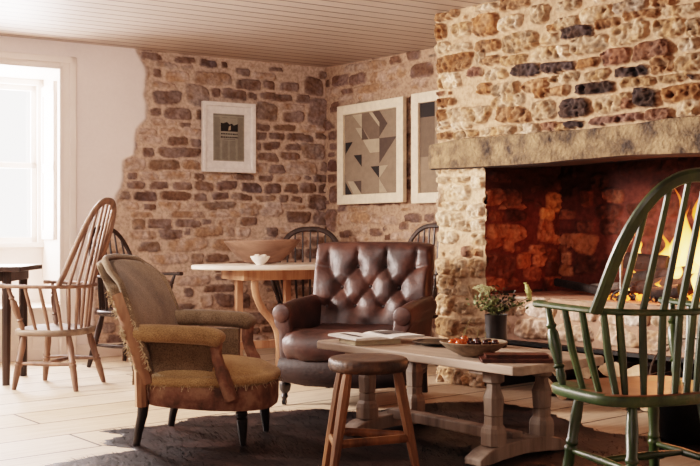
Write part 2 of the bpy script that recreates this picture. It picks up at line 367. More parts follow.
BACK = [
(110, 45, 5, "150,38,262,80,m 320,60,425,92,m 440,75,537,115,k 553,85,583,118,n 620,120,700,150,m 225,88,340,115,l 360,105,410,125,l 212,125,255,165,m 275,130,395,185,l 410,135,610,205,l 625,168,700,220,m 205,185,330,215,l 208,225,355,302,m 373,200,495,312,y 503,218,550,262,n 557,222,685,275,m 195,315,258,357,m 268,315,410,372,m 430,325,460,370,m 200,370,280,405,l 285,375,335,400,l 350,385,405,412,m 145,420,230,450,l 240,415,355,450,l 370,415,455,455,l"),
(240, 45, 3.5, "0,85,35,110,m 100,80,148,95,m 45,95,125,120,l 0,118,75,160,m 82,125,122,158,m 136,130,210,165,m 222,112,292,180,m 275,92,300,118,m 0,163,22,195,m 28,168,62,192,m 68,170,185,198,m 193,175,245,207,m 135,207,225,232,l 55,200,132,265,y 148,232,225,275,m 235,187,308,287,m 58,275,105,300,m 115,280,195,302,y 205,285,300,310,l"),
(110, 130, 5, "155,90,215,135,m 230,85,460,138,m 280,32,390,75,m 400,45,460,82,m 145,30,260,72,l 70,140,175,205,l 185,145,352,202,y 360,150,455,200,l 82,210,135,245,m 148,208,240,250,l 245,208,405,252,l 420,218,470,250,m 480,220,610,250,l 620,218,700,250,m 80,257,172,297,m 190,260,297,300,m 313,262,412,305,m 420,255,520,305,m 527,255,635,303,n 655,265,700,310,k 45,305,100,353,y 115,308,240,358,k 248,310,410,355,m 417,315,483,355,m 503,312,590,348,n 603,318,700,353,y 62,362,140,400,l 162,368,225,400,m 240,360,352,402,l 375,368,440,392,l 460,358,632,398,y 100,410,210,440,l 290,405,475,440,l 490,405,660,438,l 185,445,305,480,m 345,448,455,480,m 105,450,170,475,l 655,440,700,475,m"),
(240, 130, 5, "82,10,133,52,m 140,15,220,52,m 226,18,365,58,m 370,15,425,48,m 85,65,103,103,m 112,62,200,102,m 220,68,320,102,m 305,68,428,152,y 85,113,188,158,m 197,110,297,150,m 82,165,130,213,l 142,168,222,222,m 230,155,388,225,l 400,160,432,210,m 85,225,167,260,m 0,220,70,252,m 180,230,300,262,l 315,232,358,252,m 366,222,442,263,m 5,264,107,312,k 117,268,205,318,n 218,270,285,318,m 292,265,382,318,m 392,268,442,322,n 0,320,62,352,m 75,322,180,355,y 193,325,238,365,m 250,330,305,362,m 335,325,428,403,m 0,365,110,395,l 125,360,205,400,l 210,375,325,400,l 228,413,350,465,m 362,412,428,465,m 5,440,85,465,m"),
(110, 215, 5, "105,22,172,75,y 182,22,305,68,m 320,20,455,60,m 460,22,503,48,m 530,18,632,58,l 655,12,700,50,m 240,68,363,122,m 368,65,400,100,m 412,58,570,110,l 575,60,620,108,l 630,60,700,108,l 95,80,230,120,l 140,132,250,188,y 285,115,490,182,l 510,120,700,180,l 200,195,395,245,l 405,192,467,250,y 475,195,597,240,m 325,300,510,355,l 527,298,590,332,m 600,298,680,335,l 465,348,627,388,m 370,365,413,410,m 640,345,690,390,l 450,402,515,465,l 530,395,628,465,m 650,390,700,465,m"),
(240, 200, 3.5, "70,28,150,58,l 160,40,245,82,m 252,38,300,88,m 235,-5,297,32,m 0,60,60,90,m 90,95,130,128,m 0,30,65,55,l"),
(0, 180, 2.117, "225,235,250,260,l 215,300,245,325,y 225,330,260,360,m 232,365,262,395,l 280,330,300,350,m"),
]
RIGHT = [
(240, 45, 3.5, "325,105,385,145,m 365,68,440,95,l 388,100,445,140,m 455,90,515,135,l 448,55,515,82,l 525,40,565,68,m 585,18,632,55,m 598,62,682,115,m 520,75,585,120,l 357,150,397,172,m 405,140,490,168,l 305,120,318,150,m 305,150,350,178,l 495,125,560,155,l 600,120,660,150,l 318,200,350,235,m 345,175,400,195,l 410,172,470,192,l"),
(240, 130, 5, "442,10,490,50,m 450,62,490,102,m 445,112,478,138,m 445,150,490,210,n 445,220,490,262,m 450,275,492,365,m 437,390,485,465,m 490,378,535,412,m 540,385,640,410,l 495,420,550,465,l 560,415,690,465,l"),
(240, 200, 3.5, "305,30,340,110,m 345,50,382,85,l 390,45,470,85,l 475,55,555,85,l 580,50,638,78,m 560,75,590,105,m 650,45,685,75,m 455,100,500,125,m 350,105,395,130,m 510,120,530,140,m 400,90,450,115,l 530,110,610,140,l 600,80,670,105,l"),
]
BREAST = [
(425, 0, 5, "45,60,185,105,o 40,120,120,205,o 145,115,240,195,t 258,72,380,185,o 380,-30,530,55,o 260,30,370,60,p 385,80,490,155,p 540,20,625,125,t 625,120,700,160,o 55,218,135,275,t 140,220,245,260,t 262,200,395,262,o 400,165,575,262,t 590,170,680,225,t 50,275,250,365,o 262,265,305,330,t 312,280,388,328,o 395,275,520,330,t 540,235,700,305,t 230,340,300,390,r 310,345,425,405,p 445,322,585,388,d 590,315,700,375,d 60,365,185,450,p 640,385,700,415,t"),
(560, 0, 5, "0,0,110,60,t 115,30,270,110,t 275,0,455,65,g 470,-10,590,30,o 325,50,515,105,o 525,25,720,75,t 0,85,105,155,t 190,95,305,150,o 15,130,180,198,d 262,112,445,225,t 475,90,640,190,t 645,90,720,185,t 70,178,250,270,t 0,230,48,295,p 370,208,580,298,b 605,195,700,260,p 210,245,360,333,r 465,285,570,368,o 590,275,720,355,t 0,310,90,358,d 95,290,195,342,o 285,330,455,390,d 0,365,110,415,t 130,350,255,405,t 310,390,485,440,t 500,370,650,412,t 660,372,690,400,d"),
(425, 80, 5, "60,65,105,85,b 60,95,160,135,o 55,145,118,210,o 130,130,345,225,t 275,15,345,72,o 345,15,480,85,t 500,0,620,65,o 345,80,515,140,t 365,135,535,220,o 550,105,665,200,t 555,50,630,95,o 640,35,700,85,o 60,215,130,250,p 145,215,250,250,p 60,265,145,302,o 150,255,280,295,t 295,235,455,285,t 470,215,590,272,p 600,210,700,250,b"),
(560, 80, 5, "90,12,290,75,d 8,90,160,190,d 175,75,365,165,t 325,95,370,150,b 375,42,505,140,d 525,22,720,120,o 145,175,440,215,r 440,145,570,205,b 590,110,700,190,p 50,208,125,245,d 0,215,50,250,t 0,30,45,85,o"),
(425, 165, 5, "60,60,130,90,t 140,60,225,85,t 230,60,300,120,p 110,95,225,175,p 65,110,90,215,b 100,185,205,230,p 220,195,300,260,p 160,240,190,265,t 60,235,150,310,p 172,272,228,335,o 60,330,165,390,p 200,405,230,460,b 245,420,280,450,o 150,280,168,320,t 235,270,300,330,p 240,340,300,400,p"),
(410, 240, 5, "125,90,205,175,t 210,90,285,190,p 300,90,375,190,t 115,180,290,275,p 300,220,375,290,t 112,275,215,375,p 230,305,310,365,t 112,385,245,480,t 255,385,370,415,t 255,430,370,470,t"),
(420, 340, 3.7, "40,100,85,155,p 90,105,160,165,p 165,110,235,185,p"),
]
RED = [
(485, 160, 5, "0,150,85,220,a 85,155,180,220,a 75,222,195,240,a 305,170,400,260,c 275,248,345,300,c 265,300,340,410,a 10,325,200,400,a 92,398,145,448,a 0,400,80,440,b 385,375,435,430,a 340,385,375,415,a 225,430,250,465,a 355,255,450,295,b 20,65,130,105,b 400,120,450,190,e 480,150,540,230,b 560,230,680,290,e 600,150,690,210,b 580,300,680,370,e 540,75,610,140,b 460,310,540,360,e"),
(485, 225, 5, "160,142,228,215,a 245,105,295,158,a 243,160,300,208,a 303,118,350,180,b 385,52,435,110,a 440,48,558,138,a 385,135,430,195,a 375,105,415,135,b 365,205,440,250,a 195,218,270,275,b 0,270,100,325,b 300,260,390,300,b 0,150,150,260,e 100,270,160,310,b 310,190,360,250,e 450,150,560,240,e"),
]
REDPAL = {'a': hexc('a8704f'), 'b': hexc('855239'), 'c': hexc('c08a58'), 'e': hexc('5a3629')}

# ---- left wall: rubble with a plastered part and the window recess
WT0, WT1 = on_line(K, -lw, 58), on_line(K, -lw, 58) + 1.25    # window opening along the wall
WZ = 2.37
def tag_struct(o): return tag(o, kind='structure')
S = Stones(4.66, 2.66, .0115, hexc('d0b5a2'), 11, -.06)
Km = K; lneg = -lw
PALB = {k: tuple(.55 * x + .45 * (.9 * sum(v) / 3 * t + .06 * t) for x, t in zip([1.32 * q for q in v], (1.35, 1.12, 1.0))) for k, v in PAL.items()}  # palette copy lightened and greyed, painting haze into the left wall
put(S, K, lneg, BACK, pal=PALB, H=.022, grow=.001, rough=.5)
S.fill([PALB['m'], PALB['l'], PALB['l'], PALB['y'], PALB['m']], H=.018, test=.02, small=250, rough=.5)
pb = [(140, 53), (148, 65), (148, 105), (147, 119), (138, 129), (137, 148), (136, 155), (125, 160), (124, 170), (125, 178), (124, 188), (118, 196), (117, 215), (105, 250), (97, 290), (93, 330), (92, 362)]
pz = []; pt = []
for px, py in pb:
    t, z = wall_uv(K, lneg, px, py); pt.append(t); pz.append(z)
tb = np.interp(S.Z, pz[::-1], pt[::-1]) + .05 * fbm(S.U, S.Z, 7, 3, 2)
e = np.clip((S.U - tb) / .05, 0, 1); e = e * e * (3 - 2 * e)
S.h = S.h * (1 - e) + e * (.030 + .010 * fbm(S.U, S.Z, 2.5, 3, 4))
pc = np.array(hexc('f8ece7'))[None, None, :] * (1 + .10 * fbm(S.U, S.Z, 3, 4, 8))[..., None]
S.c = S.c * (1 - e[..., None]) + pc * e[..., None]
czf = lambda x, y: ZA * x + ZB * y + ZC
tag_struct(S.build('wall_left', K, lneg, ln, M['stone'], keep=lambda u, z: ~((u > WT0) & (u < WT1) & (z < WZ)), zmax=czf, extra=1 - .93 * np.clip(e, 0, 1)))
# ---- right (picture) wall
S = Stones(3.46, 2.66, .0115, hexc('b0917a'), 23, -.06)
put(S, K, rw, RIGHT, H=.022, grow=.001, rough=.5)
S.fill([PAL['m'], PAL['l'], PAL['l'], PAL['g'], PAL['m']], H=.018, test=.02, small=200, rough=.5)
tag_struct(S.build('wall_right', K, rw, rn, M['stone'], zmax=czf))
# ---- chimney breast
U1 = on_line(C, rw, 486.5); UR = 2.95; ZB0, ZB1 = 1.455, 1.655; HZ0, HZ1 = .34, .62
S = Stones(3.5, 2.66, .0082, hexc('b89779'), 31)
put(S, C, rw, BREAST, H=.030, grow=.002, rough=1.5)
S.fill([PAL['t'], PAL['p'], PAL['t'], PAL['o'], PAL['p']], rows=(.05, .10), wid=(.07, .26), H=.022, test=.0, small=700, rough=1.4)
jam = np.clip((U1 - S.U) / .02, 0, 1) * (S.Z < 1.45)              # limewash on the jamb
jw = np.clip((S.Z - .93 + .08 * fbm(S.U, S.Z, 6, 3, 3)) / .1, 0, 1) * jam * .40
S.c = S.c * (1 - jw[..., None]) + np.array(hexc('dcc4a6'))[None, None, :] * jw[..., None]
S.h += .012 * (S.Z > ZB1 - .02) * (1 + 0 * S.U)
tag_struct(S.build('wall_chimney', C, rw, rn, M['stone'], keep=lambda u, z: ~((u > U1) & (u < UR) & (z < ZB1 - .03)), zmax=czf, edge=1))
# ---- fireplace recess: left reveal, back wall, soot
DV = .76; out = -rn
P0 = C + rw * U1
ZT = 2.1
def redwall(name, o, d, n, W, seed, cond):
    S = Stones(W, ZT - HZ1, .010, hexc('64352a'), seed, 0, HZ1)
    put(S, o, d, RED, H=.014, cond=cond, pal=REDPAL, pw=3.6, rough=.9, grow=.010)
    S.fill([REDPAL['e'], REDPAL['e'], REDPAL['b'], REDPAL['e']], H=.012, test=.02, small=200, rough=.7)
    so = np.clip((S.Z - 1.12 + .25 * fbm(S.U, S.Z, 4, 4, seed)) / .25, 0, 1) * .85
    S.c = S.c * (1 - so[..., None]) + np.array(hexc('1a0a07'))[None, None, :] * so[..., None]
    return tag_struct(S.build(name, o, d, n, M['redstone']))
redwall('wall_fireplace_reveal', P0 - out * .012, out, rw, DV + .012, 41, lambda x, y: x < 560)
redwall('wall_fireplace_back', P0 + out * DV, rw, rn, UR - U1, 43, lambda x, y: x >= 556)
mb = MB()
a, b = C + rw * UR, C + rw * UR + out * DV
mb.add([(*a.xy, 0), (*b.xy, 0), (*b.xy, ZT), (*a.xy, ZT)], [(0, 1, 2, 3)])
tag_struct(mb.build('wall_fireplace_side', mat('soot_brick', hexc('3c1810'), hexc('6b2f1e'), .9, 6), smooth=False))
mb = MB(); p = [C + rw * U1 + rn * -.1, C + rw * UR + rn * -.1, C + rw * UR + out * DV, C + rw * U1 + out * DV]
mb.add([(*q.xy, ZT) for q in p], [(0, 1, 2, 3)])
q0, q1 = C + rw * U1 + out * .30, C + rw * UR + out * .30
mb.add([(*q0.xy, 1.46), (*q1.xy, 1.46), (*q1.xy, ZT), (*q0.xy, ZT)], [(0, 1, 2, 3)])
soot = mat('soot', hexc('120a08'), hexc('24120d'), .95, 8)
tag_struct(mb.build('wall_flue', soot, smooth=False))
# ---- raised hearth over the log store
S = Stones(UR - U1, HZ1 - HZ0, .008, hexc('b99c82'), 57, U1, HZ0)
S.fill([hexc('cdb5a2'), hexc('bfa48f'), hexc('d8c5b2'), hexc('b39a85')], rows=(.10, .125), wid=(.14, .34), gap=.012, H=.02, test=.05, small=60, rough=.9)
hf = S.build('stone_front', C, rw, rn, M['stone'])
hearth = empty('hearth'); tag_struct(hearth); hf.parent = hearth
mb = MB(); q = [C + rw * U1 + rn * .015, C + rw * UR + rn * .015, C + rw * UR + out * DV, C + rw * U1 + out * DV]
mb.loft([[(*v.xy, HZ0) for v in q], [(*v.xy, HZ1 + .001) for v in q]])
# keep the slab just behind the rough front
for i, v in enumerate(mb.v):
    w = Vector(v); dd = (w - C).dot(rn)
    if dd > 0: w += out * .012; mb.v[i] = tuple(w)
mb.build('slab', mat('hearth_slab', hexc('b08a72'), hexc('8c6a55'), .85, 7, bump=.6, bscale=30, bdist=.008), hearth, smooth=False)
mb = MB(); cpt = C + rw * (U1 + UR) / 2 + rn * .02
mb.box((cpt.x, cpt.y, HZ0 - .012), (UR - U1, .05, .022), math.atan2(rw.y, rw.x)); mb.build('iron_edge', M['iron'], hearth, smooth=False)
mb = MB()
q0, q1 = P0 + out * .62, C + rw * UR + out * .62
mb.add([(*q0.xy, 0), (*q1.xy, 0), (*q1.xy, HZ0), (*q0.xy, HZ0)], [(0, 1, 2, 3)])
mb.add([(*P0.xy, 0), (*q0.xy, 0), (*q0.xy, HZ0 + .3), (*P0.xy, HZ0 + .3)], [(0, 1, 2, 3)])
tag_struct(mb.build('wall_log_store', mat('dark_recess', hexc('17100d'), hexc('2b1d16'), .95, 6), smooth=False))  # near-black base colour paints in the shade of the recess
# ---- the timber over the fire
mb = MB(); n = 60; rings = []
for i in range(n + 1):
    u = lerp(-.02, 3.45, i / n); w = C + rw * u; nz = lambda k: (vnoise(np.array([u * 3.1 + k]), np.array([k * 7.7]))[0] - .5)
    zb = ZB0 + .012 + .03 * nz(1) - .010 * u; zt = ZB1 + .035 * nz(2) - .004 * u; pr = .055 + .03 * nz(3)
    if i == 0: pr -= .02
    prof = [(-.30, zb + .01), (pr - .03, zb), (pr - .008, zb + .008), (pr, zb + .035), (pr + .012 * nz(5), (zb + zt) / 2), (pr - .002, zt - .03), (pr - .012, zt - .008), (pr - .04, zt), (-.30, zt)]
    rings.append([(w.x + rn.x * a, w.y + rn.y * a, z) for a, z in prof])
mb.loft(rings)
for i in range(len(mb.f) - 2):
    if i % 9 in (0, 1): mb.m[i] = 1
o = mb.build('mantel_beam', [M['beam'], M['beamshade']]); tag(o, 'long weathered grey-brown timber beam spanning above the fireplace opening', 'beam')

# ---- floor, ceiling, other walls
R0 = -6.9
mb = MB(); mb.loft([[(-9, -2, -.05), (7.5, -2, -.05), (7.5, 11, -.05), (-9, 11, -.05)], [(-9, -2, 0), (7.5, -2, 0), (7.5, 11, 0), (-9, 11, 0)]])
tag_struct(mb.build('floor', M['floor'], smooth=False))
mb = MB(); cs = [(-9, -2), (7.5, -2), (7.5, 11), (-9, 11)]
mb.loft([[(x, y, ceil_z(x, y)) for x, y in cs], [(x, y, ceil_z(x, y) + .05) for x, y in cs]])
tag_struct(mb.build('ceiling', M['ceiling'], smooth=False))
mb = MB(); e = C + rw * 3.45
mb.loft([[(e.x, e.y, 0), (7.3, -1.9, 0), (7.4, -1.9, 0), (e.x + .1, e.y + .1, 0)], [(e.x, e.y, 2.75), (7.3, -1.9, 2.75), (7.4, -1.9, 2.75), (e.x + .1, e.y + .1, 2.75)]])
tag_struct(mb.build('wall_far_right', M['plaster'], smooth=False))
mb = MB(); p0 = K - lw * 4.6 + ln * .02; p1 = K - lw * 5.0; p2 = K - lw * 8.2
lb = lambda t0, t1, z0, z1: mb.loft([[(*(K - lw * q - ln * dd).xy, z) for q, dd in ((t0, 0), (t1, 0), (t1, .42), (t0, .42))] for z in (z0, z1)])
lb(4.58, 5.2, 0, 2.7); lb(5.2, 6.5, 0, .9); lb(5.2, 6.5, 2.35, 2.7); lb(6.5, 8.0, 0, 2.7)
tag_struct(mb.build('wall_left_near', M['plaster'], smooth=False))
mb = MB(); mb.box((-7.6, 1.9, 1.35), (.1, 8.2, 2.8)); tag_struct(mb.build('wall_rear_left', M['plaster'], smooth=False))
mb = MB(); mb.box((-.6, -1.95, 1.35), (16, .1, 2.8)); tag_struct(mb.build('wall_rear', M['plaster'], smooth=False))

# ---- window recess, sashes, seat, architrave
def lp(t, d, z): # point on the left wall frame: t from the corner, d outwards, z
    q = K - lw * t - ln * d; return (q.x, q.y, z)
def lbox(mb, t0, t1, d0, d1, z0, z1, mi=0):
    mb.loft([[lp(t0, d0, z0), lp(t1, d0, z0), lp(t1, d1, z0), lp(t0, d1, z0)], [lp(t0, d0, z1), lp(t1, d0, z1), lp(t1, d1, z1), lp(t0, d1, z1)]], mi=mi)
DW = .60
win = empty('window_1'); tag_struct(win)
mb = MB(); lbox(mb, WT0 - .05, WT0, 0, DW + .1, 0, WZ + .02); lbox(mb, WT1, WT1 + .05, 0, DW + .1, 0, WZ + .02); lbox(mb, WT0, WT1, 0, DW + .1, WZ, WZ + .05)
mb.build('lining', M['paint'], win, smooth=False)
SB = .93
mb = MB()
lbox(mb, WT0, WT1, DW + .02, DW + .08, .40, SB)                       # panelling below the sill
lbox(mb, WT0, WT1, DW - .05, DW + .04, SB - .02, SB + .02)            # sill
mb.build('sill_panel', M['paint'], win, smooth=False, bevel=.004)
mb = MB()                                                            # a shutter leaf folded against the right side
lbox(mb, WT0, WT0 + .018, .05, DW - .06, SB + .05, WZ - .08)
for z0, z1 in ((SB + .05, SB + .13), (WZ - .16, WZ - .08), (1.55, 1.63)): lbox(mb, WT0 + .018, WT0 + .028, .05, DW - .06, z0, z1)
lbox(mb, WT0 + .018, WT0 + .028, .05, .10, SB + .05, WZ - .08); lbox(mb, WT0 + .018, WT0 + .028, DW - .11, DW - .06, SB + .05, WZ - .08)
mb.build('shutter', M['paint'], win, smooth=False, bevel=.003)
mb = MB(); zm = 1.62
lbox(mb, WT0, WT0 + .05, DW - .02, DW + .07, SB, WZ); lbox(mb, WT1 - .05, WT1, DW - .02, DW + .07, SB, WZ); lbox(mb, WT0, WT1, DW - .02, DW + .07, WZ - .05, WZ)
mb.build('frame', M['paint'], win, smooth=False, bevel=.003)
for z0, z1, d in ((SB + .02, zm + .02, .015), (zm - .02, WZ - .05, .04)):
    mb = MB(); a, b = WT0 + .05, WT1 - .05
    lbox(mb, a, a + .045, DW + d, DW + d + .025, z0, z1); lbox(mb, b - .045, b, DW + d, DW + d + .025, z0, z1)
    lbox(mb, a, b, DW + d, DW + d + .025, z0, z0 + .05); lbox(mb, a, b, DW + d, DW + d + .025, z1 - .045, z1)
    for k in (1, 2): lbox(mb, a + (b - a) * k / 3 - .01, a + (b - a) * k / 3 + .01, DW + d + .004, DW + d + .02, z0, z1)
    sash = mb.build('sash', M['paint'], win, smooth=False, bevel=.003)
    g = MB(); lbox(g, a + .03, b - .03, DW + d + .010, DW + d + .014, z0 + .03, z1 - .03)
    gm = bpy.data.materials.get('window_glass')
    if not gm:
        gm = bpy.data.materials.new('window_glass'); gm.use_nodes = True; N = gm.node_tree.nodes; L = gm.node_tree.links
        tr = N.new('ShaderNodeBsdfTransparent'); gl = N.new('ShaderNodeBsdfGlossy'); gl.inputs['Roughness'].default_value = .02
        mx = N.new('ShaderNodeMixShader'); mx.inputs[0].default_value = .06; L.new(tr.outputs[0], mx.inputs[1]); L.new(gl.outputs[0], mx.inputs[2]); L.new(mx.outputs[0], N['Material Output'].inputs[0])
    g.build('pane', gm, sash, smooth=False)
seat = empty('window_seat'); tag_struct(seat)
mb = MB(); lbox(mb, WT0, WT1, -.035, DW + .03, .40, .43); mb.build('seat_board', M['paint'], seat, smooth=False, bevel=.006)
mb = MB(); nb = 12
for k in range(nb):
    a = lerp(WT0, WT1, k / nb); b = lerp(WT0, WT1, (k + 1) / nb); lbox(mb, a + .002, b - .002, -.012, .02, .08, .40)
lbox(mb, WT0, WT1, -.004, .02, 0, .40); lbox(mb, WT0, WT1, -.022, .0, 0, .09)
mb.build('front_boards', M['paint'], seat, smooth=False, bevel=.003)
mb = MB()
AW = .115
for (t0, t1, z0, z1) in ((WT0 - AW, WT0, 0, WZ + AW * .75), (WT1, WT1 + AW, 0, WZ + AW * .75), (WT0 - .001, WT1 + .001, WZ, WZ + AW * .75)):
    lbox(mb, t0, t1, -.055, .0, z0, z1)
lbox(mb, WT0 - AW - .02, WT0 - AW + .035, -.075, 0, 0, WZ + AW * .75 + .02); lbox(mb, WT0 - AW - .02, WT1 + AW, -.075, 0, WZ + AW * .75 - .035, WZ + AW * .75 + .02)
lbox(mb, WT0 - .03, WT0 + .002, -.066, 0, 0, WZ + .03); lbox(mb, WT0 - .03, WT1, -.066, 0, WZ - .002, WZ + .03)
o = mb.build('trim_1', M['paint'], smooth=False, bevel=.008); tag_struct(o)
mb = MB(); lbox(mb, WT0 - AW - .55, WT0 - AW - .02, -.05, 0, 0, .11)
tag_struct(mb.build('baseboard_left', M['paint'], smooth=False, bevel=.004))

# ------------------------------------------------------------------ pictures
def picture(name, label, o, d, n, corners, rim, art, fmat, group, mount=.0, depth=.045):
    (xa, ya0, ya1), (xb, yb0, yb1) = corners; o = o + n * .07
    ua, za = wall_uv(o, d, xa, ya0); _, zb = wall_uv(o, d, xa, ya1); ub, zc = wall_uv(o, d, xb, yb0); _, zd = wall_uv(o, d, xb, yb1)
    z0, z1 = (zb + zd) / 2, (za + zc) / 2; W, H = abs(ub - ua), z1 - z0
    q = o + d * ((ua + ub) / 2) - n * .02
    s = 1 if ub > ua else -1
    ax = d * s
    rz = math.atan2(ax.y, ax.x)           # local x to the viewer's right, local -y into the room
    t = thing(name, label, 'picture', (q.x, q.y, z0), rz, group)
    mb = MB()
    for (x0, x1, a0, a1) in ((-W / 2, -W / 2 + rim, 0, H), (W / 2 - rim, W / 2, 0, H)):
        mb.box(((x0 + x1) / 2, -depth / 2, H / 2), (x1 - x0, depth, H))
    for zc_ in (rim / 2, H - rim / 2): mb.box((0, -depth / 2, zc_), (W - 2 * rim, depth, rim))
    mb.build('frame', fmat, t, smooth=False, bevel=.005)
    mb = MB(); mb.box((0, -.012, H / 2), (W - 2 * rim + .004, .01, H - 2 * rim + .004)); mb.build('mount', M['mount'], t, smooth=False)
    art(t, W - 2 * rim, H - 2 * rim, H / 2)
    return t
INKS = {k: plain('art_' + k, v, .85) for k, v in {'base': '85725f', 'light': 'a8977f', 'mid': '675647', 'dark': '4a3c33', 'black': '1d1a1a', 'news': '9a9384', 'grey': '6c675d'}.items()}
def flat_art(t, W, H, zc, polys, base, y=-.019, name='print'):
    mats = [INKS[base]]; mb = MB()
    mb.add([(-W / 2, y, zc - H / 2), (W / 2, y, zc - H / 2), (W / 2, y, zc + H / 2), (-W / 2, y, zc + H / 2)], [(0, 1, 2, 3)])
    for i, (c, pts) in enumerate(polys):
        if INKS[c] not in mats: mats.append(INKS[c])
        mb.add([(-W / 2 + W * x, y - .0006 - .0001 * i, zc + H / 2 - H * v) for x, v in pts], [tuple(range(len(pts)))], mats.index(INKS[c]))
    mb.build(name, mats, t, smooth=False)
def geo_art(t, W, H, zc):
    w, h = W, H
    def N(c, *p): return (c, [((x - 65) / 185, (y - lerp(113, 85, (x - 65) / 185)) / (lerp(385, 377, (x - 65) / 185) - lerp(113, 85, (x - 65) / 185))) for x, y in p])
    P = [N('light', (92, 112), (126, 106), (126, 155)), N('light', (103, 155), (126, 155), (126, 192)), N('dark', (126, 150), (126, 197), (150, 195)),
         N('mid', (126, 106), (160, 100), (187, 140), (187, 190), (155, 194), (126, 150)), N('light', (150, 101), (165, 99), (187, 128), (187, 150)), N('dark', (162, 99), (187, 95), (215, 139), (187, 185), (187, 135)),
         N('light', (130, 196), (187, 191), (187, 237), (155, 240)), N('dark', (187, 190), (245, 183), (187, 277)),
         N('black', (67, 207), (94, 203), (67, 247)), N('black', (97, 249), (126, 246), (126, 288)), N('black', (157, 287), (187, 285), (187, 327)),
         N('light', (187, 285), (216, 282), (187, 327)), N('light', (187, 330), (187, 377), (214, 376)), N('black', (67, 340), (67, 384), (92, 383)),
         N('light', (75, 338), (97, 338), (125, 381), (98, 383)), N('dark', (97, 338), (125, 335), (125, 380))]
    flat_art(t, w, h, zc, P, 'base')
def geo_art2(t, W, H, zc):
    w, h = W, H
    P = [('black', [(0, 0), (.33, 0), (.33, .16), (0, .16)]), ('light', [(.33, .16), (.66, .0), (.66, .3)]), ('mid', [(0, .16), (.33, .16), (.33, .6), (0, .6)]), ('dark', [(.66, .3), (1, .3), (.66, .6)]), ('light', [(.3, .7), (.6, .7), (.45, .95)])]
    flat_art(t, w, h, zc, P, 'base')
def news_art(t, W, H, zc):
    w, h = W * .68, H * .76
    rs = random.Random(5); P = []
    P.append(('grey', [(.0, .02), (1, .02), (1, .035), (0, .035)]))
    P.append(('black', [(.24, .15), (.80, .15), (.80, .37), (.24, .37)])) 
    P.append(('news', [(.24, .13), (.80, .13), (.80, .20), (.66, .24), (.6, .2), (.52, .22), (.44, .17), (.32, .2), (.24, .19)]))
    P.append(('light', [(.5, .27), (.56, .24), (.56, .34), (.48, .35)]))
    for v, x0, x1, hh in ((.41, .25, .78, .028), (.48, .24, .8, .028), (.53, .34, .7, .014)):
        x = x0
        while x < x1:
            ww = rs.uniform(.03, .07); P.append(('black' if hh > .02 else 'grey', [(x, v), (min(x + ww, x1), v), (min(x + ww, x1), v + hh), (x, v + hh)])); x += ww + .014
    for c in range(4):
        a = .03 + c * .245
        for k in range(42):
            v = .08 + k * .0215
            if .1 < v < .57 and .2 < a + .1 < .82: continue
            P.append(('grey', [(a, v), (a + .2 * rs.uniform(.8, 1), v), (a + .2 * rs.uniform(.8, 1), v + .008), (a, v + .008)]))
    flat_art(t, w, h, zc, P, 'news')
picture('framed_newspaper', 'small white-framed newspaper page hung on the rubble wall above the armchairs', K, lneg, ln, ((202, 101, 172), (255, 104.3, 173)), .035, news_art, M['white'], None)
picture('framed_print', 'large cream-framed geometric print of triangles hung beside the room corner', K, rw, rn, ((339, 107, 204.6), (405, 96.5, 202.5)), .085, geo_art, M['creamframe'], 'cream framed geometric prints')
picture('framed_print', 'cream-framed print with a black corner block, partly hidden behind the chimney breast', K, rw, rn, ((413, 94.5, 203.5), (474, 84.5, 201.5)), .085, geo_art2, M['creamframe'], 'cream framed geometric prints')

